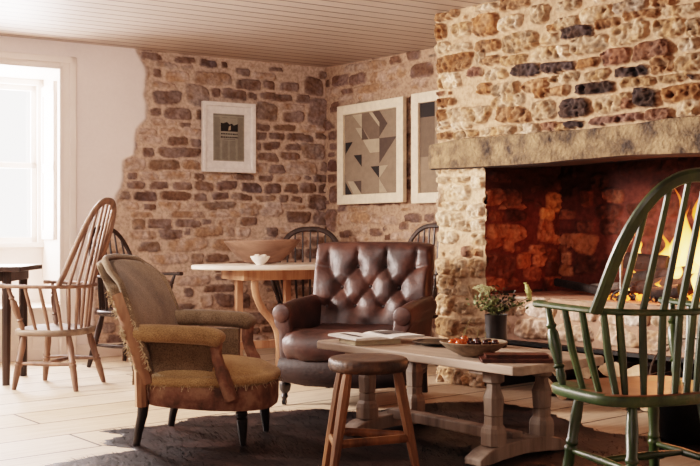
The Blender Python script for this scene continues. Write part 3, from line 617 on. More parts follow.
# ------------------------------------------------------------------ windsor chairs (local +x is the way the sitter faces)
def turned(p0, p1, prof, n=10, mb=None):
    mb = mb or MB(); a, b = Vector(p0), Vector(p1)
    mb.tube([a.lerp(b, t) for t, r in prof], [r for t, r in prof], n, up=(1, .01, 0)); return mb
LEG = [(0, .015), (.08, .018), (.30, .023), (.40, .021), (.42, .026), (.45, .026), (.47, .019), (.49, .025), (.51, .025), (.53, .020), (.75, .024), (1, .017)]
LEGR = [(0, .015), (.2, .018), (.6, .021), (1, .017)]
POST = [(0, .011), (.12, .018), (.22, .014), (.25, .021), (.28, .014), (.5, .022), (.66, .020), (.72, .013), (.76, .019), (.80, .013), (1, .011)]
def windsor(name, label, loc, rz, fm, sm, sh=.43, ah=.70, th=1.22, rec=.38, wid=.245, group=None, nsp=7, armm=None, legp=LEG, bowr=.019, spl=1.0, bow_w=1.25, sr=1.0, sw=1.0, ay=1.0, seat_top=None, spow=3.0):
    t = thing(name, label, 'chair', (*loc, 0), rz, group); armm = armm or fm
    mb = MB(); rings = []; n = 40
    for z, g in ((sh - .042, .93), (sh - .036, .985), (sh - .012, 1.0), (sh - .002, .985), (sh + .002, .93), (sh - .008, .6), (sh - .013, .25), (sh - .012, .02)):
        r = []
        for k in range(n):
            a = 2 * PI * k / n; ca, sa = math.cos(a), math.sin(a); p = 2 / spow
            x = .235 * math.copysign(abs(ca) ** p, ca); y = .26 * sw * math.copysign(abs(sa) ** p, sa) * (1 + .08 * ca)
            if ca < 0: x *= 1 - .10 * abs(sa)
            r.append((x * g, y * g, z))
        rings.append(r)
    mb.loft(rings)
    if seat_top: mb.m = [1 if all(mb.v[k][2] > sh - .0145 for k in q) and max(abs(mb.v[k][1]) for k in q) < .9 * .27 * sw and max(math.hypot(mb.v[k][0] / .235, mb.v[k][1] / (.26 * sw)) for k in q) < 1.12 and len(set(round(mb.v[k][2], 4) for k in q)) > 0 and not any(abs(mb.v[k][2] - (sh - .012)) < 1e-6 and math.hypot(mb.v[k][0], mb.v[k][1]) > .2 for k in q) else 0 for q in mb.f]
    mb.build('seat', [sm, seat_top] if seat_top else sm, t, ang=60)
    feet = []
    for x, y, fx, fy in ((.15, .17, .20, .215), (.15, -.17, .20, -.215), (-.15, .15, -.235, .215), (-.15, -.15, -.235, -.215)):
        f = Vector((lerp(x, fx, spl), lerp(y, fy, spl), 0)); h = Vector((x, y, sh - .03)); feet.append((f, h))
        turned(f, h, legp if x > 0 or legp is LEG else LEGR).build('leg', fm, t)
    at = lambda i, z: feet[i][0].lerp(feet[i][1], z / (sh - .03))
    SP = [(0, .009), (.25, .013), (.5, .016), (.75, .013), (1, .009)]
    for i, j in ((0, 2), (1, 3)): turned(at(i, .17), at(j, .17), SP).build('stretcher', armm if False else fm, t)
    turned(at(0, .17).lerp(at(2, .17), .5), at(1, .17).lerp(at(3, .17), .5), SP).build('stretcher', fm, t)
    ctl = [(.25, -.315), (.16, -.312), (.02, -.30), (-.10, -.265), (-.19, -.165), (-.225, 0)]
    ctl = ctl + [(x, -y) for x, y in reversed(ctl[:-1])]
    ctl = [(x, y * ay) for x, y in ctl]; path = crom([(x, y, ah + .018 * (x + .22)) for x, y in ctl], 5); nn = len(path)
    rad = [.028 if (i < 3 or i > nn - 4) else .022 for i in range(nn)]
    mb = MB(); mb.tube(path, rad, 10, sx=1, sy=.55, sq=3); mb.build('arm_rail', armm, t)
    bx, H = -.12, th - ah
    bowpt = lambda a: Vector((bx - rec * H * max(math.sin(a), 0) ** .8 - .07 * max(math.sin(a), 0) ** .5, wid * math.copysign(abs(math.cos(a)) ** .75, math.cos(a)), ah + H * max(math.sin(a), 0) ** .78))
    mb = MB(); mb.tube([bowpt(PI * i / 36) for i in range(37)], bowr, 10, sx=bow_w, sy=.8, up=(1, 0, 0), sq=3); mb.build('bow', fm, t)
    for k in range(nsp):
        y = lerp(-1, 1, (k + .5) / nsp) * wid * .86
        a = math.acos(max(-1, min(1, math.copysign(abs(y / wid) ** (1 / .75), y)))); top = bowpt(a)
        yr = y * .95; xr = -.225 + .085 * (yr / .2) ** 2; mid = Vector((xr, yr, ah)); bot = Vector((-.195 + .05 * (y / .2) ** 2, y * .82, sh - .005))
        mb = MB(); mb.tube([bot, bot.lerp(mid, .5), mid, mid.lerp(top, .5), top], [v * sr for v in (.0085, .011, .010, .009, .0075)], 8, up=(1, 0, 0)); mb.build('spindle', fm, t)
    for s in (-1, 1):
        for x, y, xb, yb in ((-.105, .255, -.13, .205), (-.02, .292, -.05, .222), (.075, .305, .035, .235)):
            mb = MB(); mb.tube([(xb, s * yb, sh - .005), (lerp(xb, x, .5), s * lerp(yb, y, .5), (sh + ah) / 2), (x, s * y * ay, ah)], [.009 * sr, .011 * sr, .009 * sr], 8, up=(1, 0, 0)); mb.build('spindle', fm, t)
        turned((.125, s * .232 * sw, sh - .005), (.19, s * .308 * ay, ah), [(q, r * (1 + .35 * (sr - 1))) for q, r in POST]).build('arm_post', fm, t)
    return t
windsor('windsor_armchair', 'tall pale ash windsor armchair with a grey seat by the window', (-1.965, 6.72), math.radians(170), M['lightwood'], M['greywood'], sh=.395, ah=.675, th=1.24, rec=.30, group='windsor armchairs', sr=1.15)
windsor('windsor_armchair', 'green-painted windsor armchair with worn brown seat, turned to the fire in the foreground', (1.106, 3.80), math.atan2(.94, -.35), M['green'], M['greenworn'], sh=.435, ah=.73, th=1.215, rec=.36, group='windsor armchairs', armm=M['greenworn'], bowr=.0195, bow_w=1.3, sr=1.4, sw=1.14, ay=.945, wid=.285, seat_top=M['greenseat'], spow=4.2)
windsor('windsor_armchair', 'dark windsor armchair behind the burlap armchair by the rubble wall', (-1.70, 7.76), math.radians(-26), M['darkwood'], M['darkwood'], sh=.44, ah=.70, th=1.07, rec=.22, group='windsor armchairs', bowr=.016)
windsor('windsor_armchair', 'dark windsor armchair behind the oval table in the room corner', (-.36, 8.60), math.radians(-92), M['darkwood'], M['darkwood'], sh=.44, ah=.70, th=1.07, rec=.18, group='windsor armchairs', bowr=.018, wid=.275)
windsor('windsor_armchair', 'dark windsor armchair mostly hidden between the leather armchair and chimney breast', (.50, 7.62), math.radians(-128), M['darkwood'], M['darkwood'], sh=.44, ah=.70, th=1.09, rec=.20, group='windsor armchairs', bowr=.016, nsp=9)

# ------------------------------------------------------------------ burlap armchair
t = thing('stripped_armchair', 'low armchair stripped to burlap with an ochre seat and black legs', 'armchair', (-.722, 4.99, .004), math.radians(-9))
def seat_ring(g, z, dx=0):
    r = []
    for k in range(48):
        a = 2 * PI * k / 48; ca, sa = math.cos(a), math.sin(a)
        x = (.36 if ca > 0 else .25) * math.copysign(abs(ca) ** (.95 if ca > 0 else .5), ca); y = .305 * math.copysign(abs(sa) ** (.72 if ca > 0 else .6), sa)
        r.append((x * g + dx, y * g, z + (-.035 * (x + .3) / .66 if z < .25 else 0)))
    return r
mb = MB(); mb.loft([seat_ring(.93, .205), seat_ring(.985, .203), seat_ring(1, .225), seat_ring(1.0, .29), seat_ring(.98, .30), seat_ring(.9, .30)]); mb.build('seat_rail', M['strap'], t, ang=60)
mb = MB(); mb.loft([seat_ring(.9, .288), seat_ring(1.0, .290), seat_ring(1.03, .305), seat_ring(1.025, .325), seat_ring(.99, .338), seat_ring(.965, .336), seat_ring(.93, .348), seat_ring(.8, .375), seat_ring(.55, .392), seat_ring(.25, .40), seat_ring(.02, .402)]); mb.build('seat_cushion', M['seatcloth'], t, ang=80)
mb = MB(); pts = seat_ring(1.02, .300)
rs = random.Random(3)
for k in range(150):                          # ragged hem along the rail
    a = rs.uniform(0, 47.99); i = int(a); p = Vector(pts[i]).lerp(Vector(pts[(i + 1) % 48]), a - i); dn = rs.uniform(.01, .03); s = rs.uniform(-.012, .012)
    tn = Vector((p.x, p.y, 0)).normalized()
    mb.tube([p, p + tn * .006 + Vector((s, s, -dn))], [.0016, .001], 4)
tag(mb.build('frayed_hem', M['fray'], t), kind='stuff')
for x, y, fx in ((.25, .19, .265), (.23, -.17, .24)):
    turned((fx, y, 0), (x, y, .20), [(0, .014), (.1, .017), (.45, .026), (.62, .028), (.66, .020), (.72, .030), (.78, .030), (.82, .022), (1, .030)], 14).build('leg', M['black'], t)
for y in (.25, -.25):
    mb = MB(); mb.tube([(-.265, y, 0), (-.255, y, .06), (-.235, y, .14), (-.225, y, .22)], [.017, .019, .023, .026], 10, sq=3); mb.build('leg', M['black'], t)
# back: curved padded shell
def back_pt(f, v, d):        # f -1..1 across, v 0..1 up, d 0 front .. 1 rear
    zt = .895 - .03 * abs(f) ** 2 - .09 * max(abs(f) - .72, 0) ** 2 / .08
    z = lerp(.30, zt, v); h = z - .30
    w = (.275 + .035 * math.sin(min(v, 1) * PI * .8)) * f
    x = -.235 + .08 * abs(f) ** 2.2 - .22 * h - .25 * h * h - .045 * math.sin(v * PI) * (1 - f * f) * -1
    puff = .03 * (1 - abs(f) ** 4) * math.sin(v * PI) ** .6
    return (lerp(x + puff, x - .085, d), w * (1 + .03 * d), z)
mb = MB(); nf, nv = 25, 19; rings = []
for j in range(nv + 1):
    v = j / nv; r = []
    for i in range(nf + 1): r.append(back_pt(lerp(-1, 1, i / nf), v, 0))
    for i in range(nf, -1, -1): r.append(back_pt(lerp(-1, 1, i / nf), v, 1))
    rings.append(r)
mb.loft(rings); mb.build('backrest', M['burlap'], t, sub=1)
mb = MB(); path = [back_pt(-1.0, v / 12, .10) for v in range(3, 13)] + [back_pt(f, 1, .35) for f in (-.9, -.7, -.4, 0, .4, .7, .9)] + [back_pt(1.0, v / 12, .10) for v in range(12, 2, -1)]
mb.tube(path, [.017] * len(path), 10, up=(1, 0, 0)); mb.build('padded_edge', M['burlap'], t)
for s in (-1, 1):
    mb = MB(); mb.tube([Vector(back_pt(s * 1.02, v / 12, .55)) for v in range(0, 12)], [.030] * 12, 8, sx=.5, sy=1.0, up=(1, 0, 0), sq=4); mb.build('back_stile', M['framewood'], t)
    mb = MB()
    for k in range(170):
        v = rs.uniform(.15, 1); p = Vector(back_pt(s * 1.04, v, rs.choice((.1, .95)))); mb.tube([p, p + Vector((rs.uniform(-.02, .02), s * .008, -rs.uniform(.004, .022)))], [.0035, .0018], 4)
    tag(mb.build('frayed_edge', M['fray'], t), kind='stuff')
    dz = 0 if s < 0 else .03
    # arm pad
    pth = crom([(-.30, s * .275, .535 + dz), (-.15, s * .285, .54 + dz), (.03, s * .29, .535 + dz), (.125, s * .288, .526 + dz), (.170, s * .285, .500 + dz)], 4); m_ = len(pth)
    mb = MB(); mb.tube(pth, [.052 if i < m_ - 3 else (.050, .044, .030)[i - m_ + 3] for i in range(m_)], 14, sx=1.05, sy=.82, sq=2.6); mb.build('arm_pad', M['armcloth'] if s < 0 else M['burlap'], t, ang=70)
    # front arm post, back upright, hollow side panel
    mb = MB(); mb.tube(crom([(.145, s * .285, .505 + dz), (.142, s * .288, .45), (.172, s * .292, .36), (.215, s * .286, .235)], 4), [.036] * 4 + [.034] * 4 + [.042] * 5, 8, sx=1.0, sy=.75, sq=4); mb.build('arm_post', M['strap'], t)
    mb = MB(); mb.tube([(-.228, s * .277, .19), (-.232, s * .280, .35), (-.245, s * .280, .52)], .028, 8, sq=4); mb.build('upright', M['framewood'], t)
    mb = MB(); r_ = []
    for z, g in ((.29, .030), (.36, .020), (.45, .018), (.52, .022)):
        r_.append([(x, s * (.235 + b * g), z) for x, b in ((-.28, -1), (-.1, -1.2), (.11, -1), (.11, 1), (-.1, 1.2), (-.28, 1))])
    mb.loft(r_); mb.build('side_panel', M['burlap'], t, ang=70)
    mb = MB(); mb.tube([(-.20, s * .255, .325), (-.1, s * .268, .32), (.11, s * .268, .318)], .030, 10, sy=.9); mb.build('side_roll', M['fray'], t)

# ------------------------------------------------------------------ leather armchair
t = thing('leather_armchair', 'brown buttoned leather armchair with scrolled arms behind the coffee table', 'armchair', (.060, 6.20, 0), math.atan2(-.95, -.30))
BH, BW2, SZ = .97, .395, .42
brow = [(-.285, .80), (-.095, .81), (.095, .81), (.285, .80), (-.19, .675), (0, .68), (.19, .675), (-.285, .55), (-.095, .555), (.095, .555), (.285, .55)]
links = []
for i, (a, b) in enumerate(brow):
    for j in range(i):
        c, d = brow[j]
        if abs(a - c) < .14 and .09 < abs(b - d) < .18: links.append((a, b, c, d))
for y, z in brow[:4]: links.append((y, z, y * 1.05, .93))
for y, z in ((-.285, .80), (-.285, .55)): links.append((y, z, -.37, z + .02))
for y, z in ((.285, .80), (.285, .55)): links.append((y, z, .37, z + .02))
def seg(py, pz, a, b, c, d):
    vx, vz = c - a, d - b; tt = max(0, min(1, ((py - a) * vx + (pz - b) * vz) / (vx * vx + vz * vz))); return math.hypot(py - a - vx * tt, pz - b - vz * tt)
def tuft(y, z):
    db = min(math.hypot(y - a, z - b) for a, b in brow); dl = min(seg(y, z, *l) for l in links)
    return .046 * (1 - math.exp(-(db / .060) ** 1.1)) + .022 * (1 - math.exp(-(dl / .016) ** .8)) + .016 * (vnoise(np.array([y * 14 + 3]), np.array([z * 14]))[0] - .5) - .05
mb = MB(); nf, nv = 64, 60; rings = []
def bx_(z): h = z - SZ; return -.17 - .16 * h - .22 * h * h
for j in range(nv + 1):
    v = j / nv; r = []
    zt = lerp(SZ - .08, BH, v)
    for i in range(nf + 1):
        f = lerp(-1, 1, i / nf); y = BW2 * f * (1 - .02 * (1 - v)) ; ed = max(0, 1 - ((1 - abs(f)) / .10)); tp = max(0, 1 - ((1 - v) / .10))
        z = zt - .018 * abs(f) ** 6 * v
        x = bx_(zt) + tuft(y, z) * (1 - ed ** 2) * (1 - tp ** 2) + .045 * (1 - ed ** 2) ** .5 * (1 - tp ** 2) ** .5 - .02
        r.append((x, y, z))
    for i in range(nf, -1, -4):
        f = lerp(-1, 1, i / nf); y = BW2 * f; tp = max(0, 1 - (1 - v) / .12)
        r.append((bx_(zt) - .13 + .05 * tp ** 2 + .03 * abs(f) ** 6, y * .985, zt - .018 * abs(f) ** 6 * v - .02 * tp))
    rings.append(r)
mb.loft(rings); back = mb.build('backrest', M['leather'], t, ang=80)
for y, z in brow:
    mb = MB(); mb.lathe([(.002, .010), (.009, .008), (.013, .002), (.013, -.004)], 12)
    R_ = Matrix.Rotation(PI / 2, 3, 'Y'); mb.v = [tuple(R_ @ Vector(p) + Vector((bx_(z) - .018, y, z))) for p in mb.v]; mb.build('button', M['leatherdark'], back)
mb = MB(); rings = []; nx, ny = 26, 30          # seat cushion, puffed and sagging
def cush(g, z): 
    r = []
    for k in range(56):
        a = 2 * PI * k / 56; ca, sa = math.cos(a), math.sin(a); p = .36
        r.append((.11 + .345 * g * math.copysign(abs(ca) ** p, ca) + (.02 if ca > 0 else 0) * g, .325 * g * math.copysign(abs(sa) ** p, sa) * (1.12 if ca > .3 else 1), z + .008 * math.sin(9 * a) * (g > .8)))
    return r
mb.loft([cush(.9, .27), cush(.98, .29), cush(1.03, .34), cush(1.03, .385), cush(.97, .425), cush(.86, .445), cush(.6, .452), cush(.3, .447), cush(.02, .445)]); mb.build('seat_cushion', M['leather'], t, ang=80)
mb = MB(); rings = []
for x, hw in ((-.36, .35), (.38, .38)): rings.append([(x, -hw, .13), (x, hw, .13), (x, hw, .29), (x, -hw, .29)])
mb.loft(rings); mb.build('base', M['leatherdark'], t, smooth=False, bevel=.02)
mb = MB(); mb.tube([(.395, -.375, .215), (.425, -.2, .21), (.43, 0, .21), (.425, .2, .21), (.395, .375, .215)], [.07, .085, .085, .085, .07], 12, sx=.45, sy=1, up=(0, 0, 1)); mb.build('front_rail', M['leatherdark'], t)
for s in (-1, 1):
    mb = MB(); rings = []
    for i, x in enumerate((-.34, -.26, -.12, .05, .20, .32, .375, .385)):
        zt = .615 + .03 * (1 - i / 7) ** 2 + (.0 if i < 5 else -.01 * (i - 4)); g = (1 if i < 7 else .86); r = []
        # cross-section: upright panel with an outward rolling scroll on top
        pr = [(.29, .25), (.305, .40), (.312, .50), (.320, zt - .06), (.336, zt - .015), (.368, zt), (.402, zt - .012), (.424, zt - .05), (.428, zt - .09), (.414, zt - .125), (.390, zt - .14), (.388, .40), (.386, .14), (.29, .14)]
        cy, cz = .355, .42
        for y, z in pr: r.append((x, s * (cy + (y - cy) * g), cz + (z - cz) * g))
        rings.append(r)
    mb.loft(rings); arm = mb.build('arm', M['leather'], t, sub=1)
    mb = MB(); pr = [(.02, .045), (.028, .043), (.033, .03), (.033, 0)]; mb.lathe([(.001, .003), (.048, .002), (.054, -.002), (.056, -.01)], 20)
    R_ = Matrix.Rotation(PI / 2, 3, 'Y'); mb.v = [tuple(R_ @ Vector(p) + Vector((.389, s * .372, .545))) for p in mb.v]; mb.build('scroll_facing', M['leather'], t)
for s in (-1, 1):
    o = turned((.36, s * .36, .03), (.35, s * .355, .16), [(0, .012), (.15, .022), (.3, .017), (.45, .032), (.7, .036), (.8, .024), (1, .036)], 14).build('leg', M['black'], t)
    mb = MB(); mb.tube([(.36, s * .36 - .010, .018), (.36, s * .36 + .010, .018)], .018, 14); mb.build('castor', M['iron'], o)
    mb = MB(); mb.tube([(-.36, s * .33, 0), (-.33, s * .32, .15)], [.018, .028], 8, sq=4); mb.build('leg', M['black'], t)

# ------------------------------------------------------------------ coffee table
ta = math.atan2(-.7695, .6385)
t = thing('coffee_table', 'low greyed oak trestle coffee table with baluster legs on the dark hide rug', 'table', (.49, 4.876, .004), ta)
TZ = .456
mb = MB(); w, d, ch = .695, .308, .03
out8 = [(-w + ch, -d), (w - ch, -d), (w, -d + ch), (w, d - ch), (w - ch, d), (-w + ch, d), (-w, d - ch), (-w, -d + ch)]
mb.loft([[(x, y, TZ - .04) for x, y in out8], [(x, y, TZ) for x, y in out8]]); mb.build('tabletop', M['coffee'], t, smooth=False, bevel=.006); TZ = .46
def octo(z, r, x, y):   # chamfered square section
    c = r * .42; return [(x + a, y + b, z) for a, b in ((-r, -r + c), (-r + c, -r), (r - c, -r), (r, -r + c), (r, r - c), (r - c, r), (-r + c, r), (-r, r - c))]
for sx in (-1, 1):
    x = sx * .43
    for sy in (-1, 1):
        y = sy * .165; mb = MB()
        mb.loft([octo(z, r, x, y) for z, r in ((.075, .05), (.13, .05), (.15, .046), (.165, .036), (.20, .036), (.203, .031), (.207, .036), (.275, .040), (.285, .040), (.325, .027), (.345, .026), (.355, .042), (.395, .042))]); mb.build('leg', M['coffeeleg'], t, smooth=False)
    mb = MB(); mb.loft([[(x - .05, y, z0), (x + .05, y, z0), (x + .05, y, z1), (x - .05, y, z1)] for y, z0, z1 in ((-.30, .0, .03), (-.24, .0, .06), (-.16, .01, .08), (0, .02, .085), (.16, .01, .08), (.24, 0, .06), (.30, 0, .03))]); mb.build('foot', M['coffeeleg'], t, smooth=False, bevel=.006)
    mb = MB(); mb.loft([[(x - .04, y, z0), (x + .04, y, z0), (x + .04, y, .42), (x - .04, y, .42)] for y, z0 in ((-.28, .40), (-.2, .385), (.2, .385), (.28, .40))]); mb.build('crossbar', M['coffeeleg'], t, smooth=False)
mb = MB(); mb.box((0, 0, .085), (.86, .07, .05)); mb.build('stretcher', M['coffeeleg'], t, smooth=False, bevel=.006)

# things on the coffee table
def T(px, py, z=TZ): return floor_pt(px, py, z)
def book(name, label, cat, loc, rz, W, D, H, cm, pm, group=None, rnd=False):
    t = thing(name, label, cat, loc, rz, group)
    mb = MB(); mb.box((0, 0, H / 2), (W - .008, D - .008, H - .004)); mb.build('pages', pm, t, smooth=False)
    mb = MB(); mb.box((0, 0, .0015), (W, D, .003)); mb.box((0, 0, H - .0015), (W, D, .003)); mb.box((0, D / 2 - .001, H / 2), (W, .003, H)); mb.build('cover', cm, t, smooth=False)
    return t
b1 = T(372, 342)
book('book', 'cream book lying under the white magazine on the coffee table', 'book', (b1.x - .01, b1.y - .03, TZ), .42, .26, .20, .028, M['cover'], M['cover'])
tt = thing('magazine', 'white magazine lying open face up on the cream book', 'magazine', (b1.x + .02, b1.y + .0, TZ + .0285), .50)
mb = MB(); nx = 16; rings = []
for i in range(nx + 1):
    x = lerp(-.20, .20, i / nx); z = .008 + .006 * math.sin(abs(x) / .2 * PI * .9) - .006 * math.exp(-(x / .02) ** 2)
    rings.append([(x, -.15, 0), (x, .15, 0), (x, .15, z), (x, -.15, z)])
mb.loft(rings); mb.build('pages', M['paper'], tt, ang=30)
mb = MB(); pg = lambda x0, x1, y0, y1: mb.add([(x0, y0, .0152), (x1, y0, .0152), (x1, y1, .0152), (x0, y1, .0152)], [(0, 1, 2, 3)])
pg(.03, .17, -.04, .12); pg(-.16, -.13, -.10, .10)
mb.build('printed_picture', INKS['dark'], tt, smooth=False)
pl = T(438, 345)
tt = tag(MB().lathe([(.001, .004), (.06, .004), (.075, .006), (.105, .016), (.128, .020), (.130, .018), (.108, .011), (.08, 0), (.001, 0)][::-1], 40).build('plate', M['pewter'], loc=(pl.x, pl.y, TZ + .0005)), 'dark shallow plate between the books and the fruit bowl', 'plate')
bw = T(473.5, 356); BZ = TZ + .001
tt = tag(MB().lathe([(.001, 0), (.055, 0), (.068, .006), (.115, .030), (.148, .056), (.154, .064), (.150, .067), (.142, .061), (.11, .048), (.065, .038), (.001, .035)], 48).build('fruit_bowl', M['stoneware'], loc=(bw.x, bw.y, BZ)), 'speckled stoneware bowl holding cherries on the coffee table', 'bowl')
cho = mat('blush_cherry', hexc('a81d10'), hexc('e0721f'), .2, 14, bump=0, coat=.4); chd = mat('black_cherry', hexc('1d0508'), hexc('3b0a10'), .2, 14, bump=0, coat=.4)
stalk = plain('cherry_stalk', '7c6a35', .6)
def cherry(mt, label, x, y, z, r, group, stem=None):
    t = thing('cherry', label, 'cherry', (bw.x + x, bw.y + y, BZ + z), 0, group)
    MB().lathe([(.001, -r), (r * .5, -r * .87), (r * .87, -r * .5), (r, 0), (r * .93, r * .45), (r * .6, r * .85), (r * .25, r * .92), (.001, r * .80)], 16).build('fruit', mt, t)
    if stem: mb = MB(); mb.tube(crom([(0, 0, r * .8), (stem[0] * .4, stem[1] * .4, r + stem[2] * .5), stem], 4), .0022, 5); mb.build('stalk', stalk, t)
    return t
for i, (x, y, st) in enumerate(((-.098, -.02, None), (-.070, -.055, None), (-.052, -.040, (.012, 0, .06)), (-.040, .005, (.03, .01, .085)), (-.075, .02, None))):
    cherry(cho, 'orange-red cherry in the left half of the stoneware bowl', x, y, .062 + (.014 if i == 3 else .004 if i == 2 else 0), .0175, 'cherries in the stoneware bowl', st)
for i, (x, y, st) in enumerate(((-.012, -.045, None), (.018, -.02, None), (.050, -.045, (-.004, 0, .05)), (.065, -.005, None), (.095, -.03, None), (.02, .03, (.01, .0, .05)), (.075, .04, None), (-.01, .06, None))):
    cherry(chd, 'dark red cherry in the middle or right of the stoneware bowl', x, y, .058 + .003 * (i % 3), .0165, 'cherries in the stoneware bowl', st)
k1 = T(512, 362)
rb = -.03
book('notebook', 'brown leather-bound book lying beneath a smaller one by the bowl', 'book', (k1.x + .02, k1.y + .02, TZ), rb, .31, .12, .017, M['bookleather'], M['bookleather'], 'brown leather books')
book('notebook', 'smaller brown leather-bound book lying on top of another by the bowl', 'book', (k1.x + .022, k1.y + .035, TZ + .0175), rb + .02, .275, .095, .015, M['bookleather'], M['bookleather'], 'brown leather books')
# vase and flowers
vp = T(496, 347)
vase = tag(MB().lathe([(.001, 0), (.052, 0), (.055, .004), (.054, .05), (.053, .10), (.056, .155), (.057, .160), (.054, .160), (.050, .10), (.048, .03), (.001, .02)], 32).build('vase', M['vase'], loc=(vp.x, vp.y, TZ + .0005)), 'black cylindrical vase of cut greenery on the coffee table', 'vase')
leafm = mat('sage_leaf', hexc('39411f'), hexc('7d8450'), .6, 30, bump=.1); darkleaf = mat('dark_leaf', hexc('22200f'), hexc('3c3a1f'), .6, 30, bump=.1); umb = mat('pale_umbel', hexc('a8ab78'), hexc('ddd9b0'), .7, 40, bump=.2); budm = mat('lime_spike', hexc('a9ac5a'), hexc('dcdc98'), .6, 60, bump=.4)
rs = random.Random(11)
def spray(name, label, tip, kind, lm):
    t = thing(name, label, 'flower', (vp.x, vp.y, TZ + .02), 0, 'cut stems in the black vase')
    b = Vector((rs.uniform(-.02, .02), rs.uniform(-.02, .02), .0)); tip = Vector(tip); pth = crom([b, Vector((tip.x * .25, tip.y * .25, .15)), tip], 6)
    mb = MB(); mb.tube(pth, .002, 5); st = mb.build('stem', leafm, t)
    mb = MB()
    def leaf(p, d, L, W):
        d = Vector(d).normalized(); s = d.cross(Vector((rs.uniform(-1, 1), rs.uniform(-1, 1), 1))).normalized() * W; nrm = s.cross(d).normalized() * W * .4
        mb.add([p, p + d * L * .35 + s, p + d * L * .7 + s * .8 + nrm, p + d * L, p + d * L * .7 - s * .8 + nrm, p + d * L * .35 - s], [(0, 1, 2, 3), (0, 3, 4, 5)])
    if kind == 'leaf':
        for k in range(60):
            p = pth[rs.randrange(5, len(pth))] + Vector((rs.gauss(0, .018), rs.gauss(0, .018), rs.gauss(0, .014)))
            if p.z < .145: p.z = .15 + rs.random() * .02
            leaf(p, (rs.uniform(-1, 1), rs.uniform(-1, 1), rs.uniform(-.3, .9)), rs.uniform(.015, .030), rs.uniform(.005, .009))
        mb.build('leaves', lm, t)
    elif kind == 'umbel':
        for k in range(70):
            a = rs.uniform(0, 2 * PI); r = .040 * math.sqrt(rs.random()); p = tip + Vector((r * math.cos(a), r * math.sin(a), .018 - 9 * r * r + rs.uniform(-.004, .004)))
            mb.lathe([(.0005, -.003), (.0038, 0), (.0005, .0035)], 5, p)
            if k % 3 == 0: mb.tube([tip - Vector((0, 0, .02)), p], .0007, 4)
        mb.build('flower_head', lm, t)
    else:
        a = pth[-1]; mb.tube(crom([a + Vector((.004, 0, -.02)), a + Vector((-.004, 0, .02)), a + Vector((-.012, 0, .05)), a + Vector((-.022, 0, .07))], 5), [.004, .008, .010, .011, .012, .012, .012, .012, .011, .011, .010, .008, .007, .005, .004, .003], 10)
        for k in range(60):
            f = rs.random(); p = a + Vector((lerp(.004, -.02, f), 0, lerp(-.02, .07, f))) + Vector((rs.gauss(0, .007), rs.gauss(0, .007), 0)); mb.lathe([(.0005, -.004), (.004, 0), (.0005, .004)], 5, p)
        mb.build('flower_spike', lm, t)
    return t
spray('umbel_flower', 'pale green umbel flower at the left of the black vase', (-.075, -.02, .265), 'umbel', umb)
spray('umbel_flower', 'small pale umbel above the middle of the black vase', (-.035, .02, .255), 'umbel', umb)
spray('spike_flower', 'lime-green flower spike leaning right out of the black vase', (.165, .0, .225), 'spike', budm)
spray('leafy_sprig', 'sage-leaved sprig low at the left of the vase', (-.11, 0, .20), 'leaf', leafm)
spray('leafy_sprig', 'dark-leaved sprig in the middle of the vase', (.02, .01, .26), 'leaf', darkleaf)
spray('leafy_sprig', 'sage-leaved sprig in front over the vase rim', (-.03, -.05, .19), 'leaf', leafm)
spray('leafy_sprig', 'dark-leaved sprig at the right of the vase', (.085, .0, .225), 'leaf', darkleaf)
spray('leafy_sprig', 'sage-leaved sprig drooping far right of the vase', (.125, -.02, .19), 'leaf', leafm)
spray('leafy_sprig', 'sage-leaved sprig behind the umbels in the vase', (-.055, .03, .22), 'leaf', leafm)

# ------------------------------------------------------------------ stool
t = thing('stool', 'round dark wooden stool with three splayed legs before the coffee table', 'stool', (.075, 4.13, .004), math.radians(4))
mb = MB(); SHt = .50
mb.lathe([(.05, SHt - .055), (.145, SHt - .055), (.158, SHt - .050), (.165, SHt - .035), (.165, SHt - .014), (.160, SHt - .004), (.150, SHt), (.10, SHt - .002), (.04, SHt - .005), (.001, SHt - .005)], 48); mb.build('seat', M['stool'], t, ang=60)
fe = []
for (ax, ay_), (bx2, by2) in (((.205, -.01), (.118, 0)), ((-.16, -.13), (-.09, -.09)), ((-.172, .14), (-.10, .09))):
    a, b = Vector((ax, ay_, 0)), Vector((bx2, by2, SHt - .045)); fe.append((a, b))
    turned(a, b, [(0, .017), (.4, .022), (.8, .024), (1, .019)], 8).build('leg', M['stoolleg'], t)
pt_ = lambda i, z: fe[i][0].lerp(fe[i][1], z / (SHt - .045))
for i, j, z in ((0, 1, .165), (0, 2, .175), (1, 2, .15)):
    mb = MB(); mb.tube([pt_(i, z), pt_(j, z)], .014, 8, sx=.8, sy=1.2, sq=3); mb.build('rung', M['stoolleg'], t)

# ------------------------------------------------------------------ oval table at the back
oc = Vector((-.52, 7.94, 0)); oa = math.atan2(lw.y, lw.x)
t = thing('oval_table', 'pale scrubbed oval table with curved pine braces against the rubble wall', 'table', (oc.x, oc.y, 0), oa)
OZ = .785
mb = MB(); mb.lathe([(.5, OZ - .034), (.985, OZ - .034), (1.0, OZ - .026), (1.0, OZ - .006), (.99, OZ), (.5, OZ), (.001, OZ)], 64, sx=.76, sy=.44); mb.build('tabletop', M['scrubbed'], t, ang=40)
mb = MB(); mb.box((.03, 0, OZ - .075), (.95, .46, .08)); mb.build('apron', M['pine'], t, smooth=False, bevel=.004)
for x, y in ((-.22, -.17), (-.32, .17), (.10, .17), (.42, .17), (.42, -.17)):
    mb = MB(); mb.box((x, y, (OZ - .05) / 2), (.055, .05, OZ - .05)); 
    if (x, y) == (-.22, -.17): continue
    mb.build('leg', M['pine'], t, smooth=False, bevel=.006)
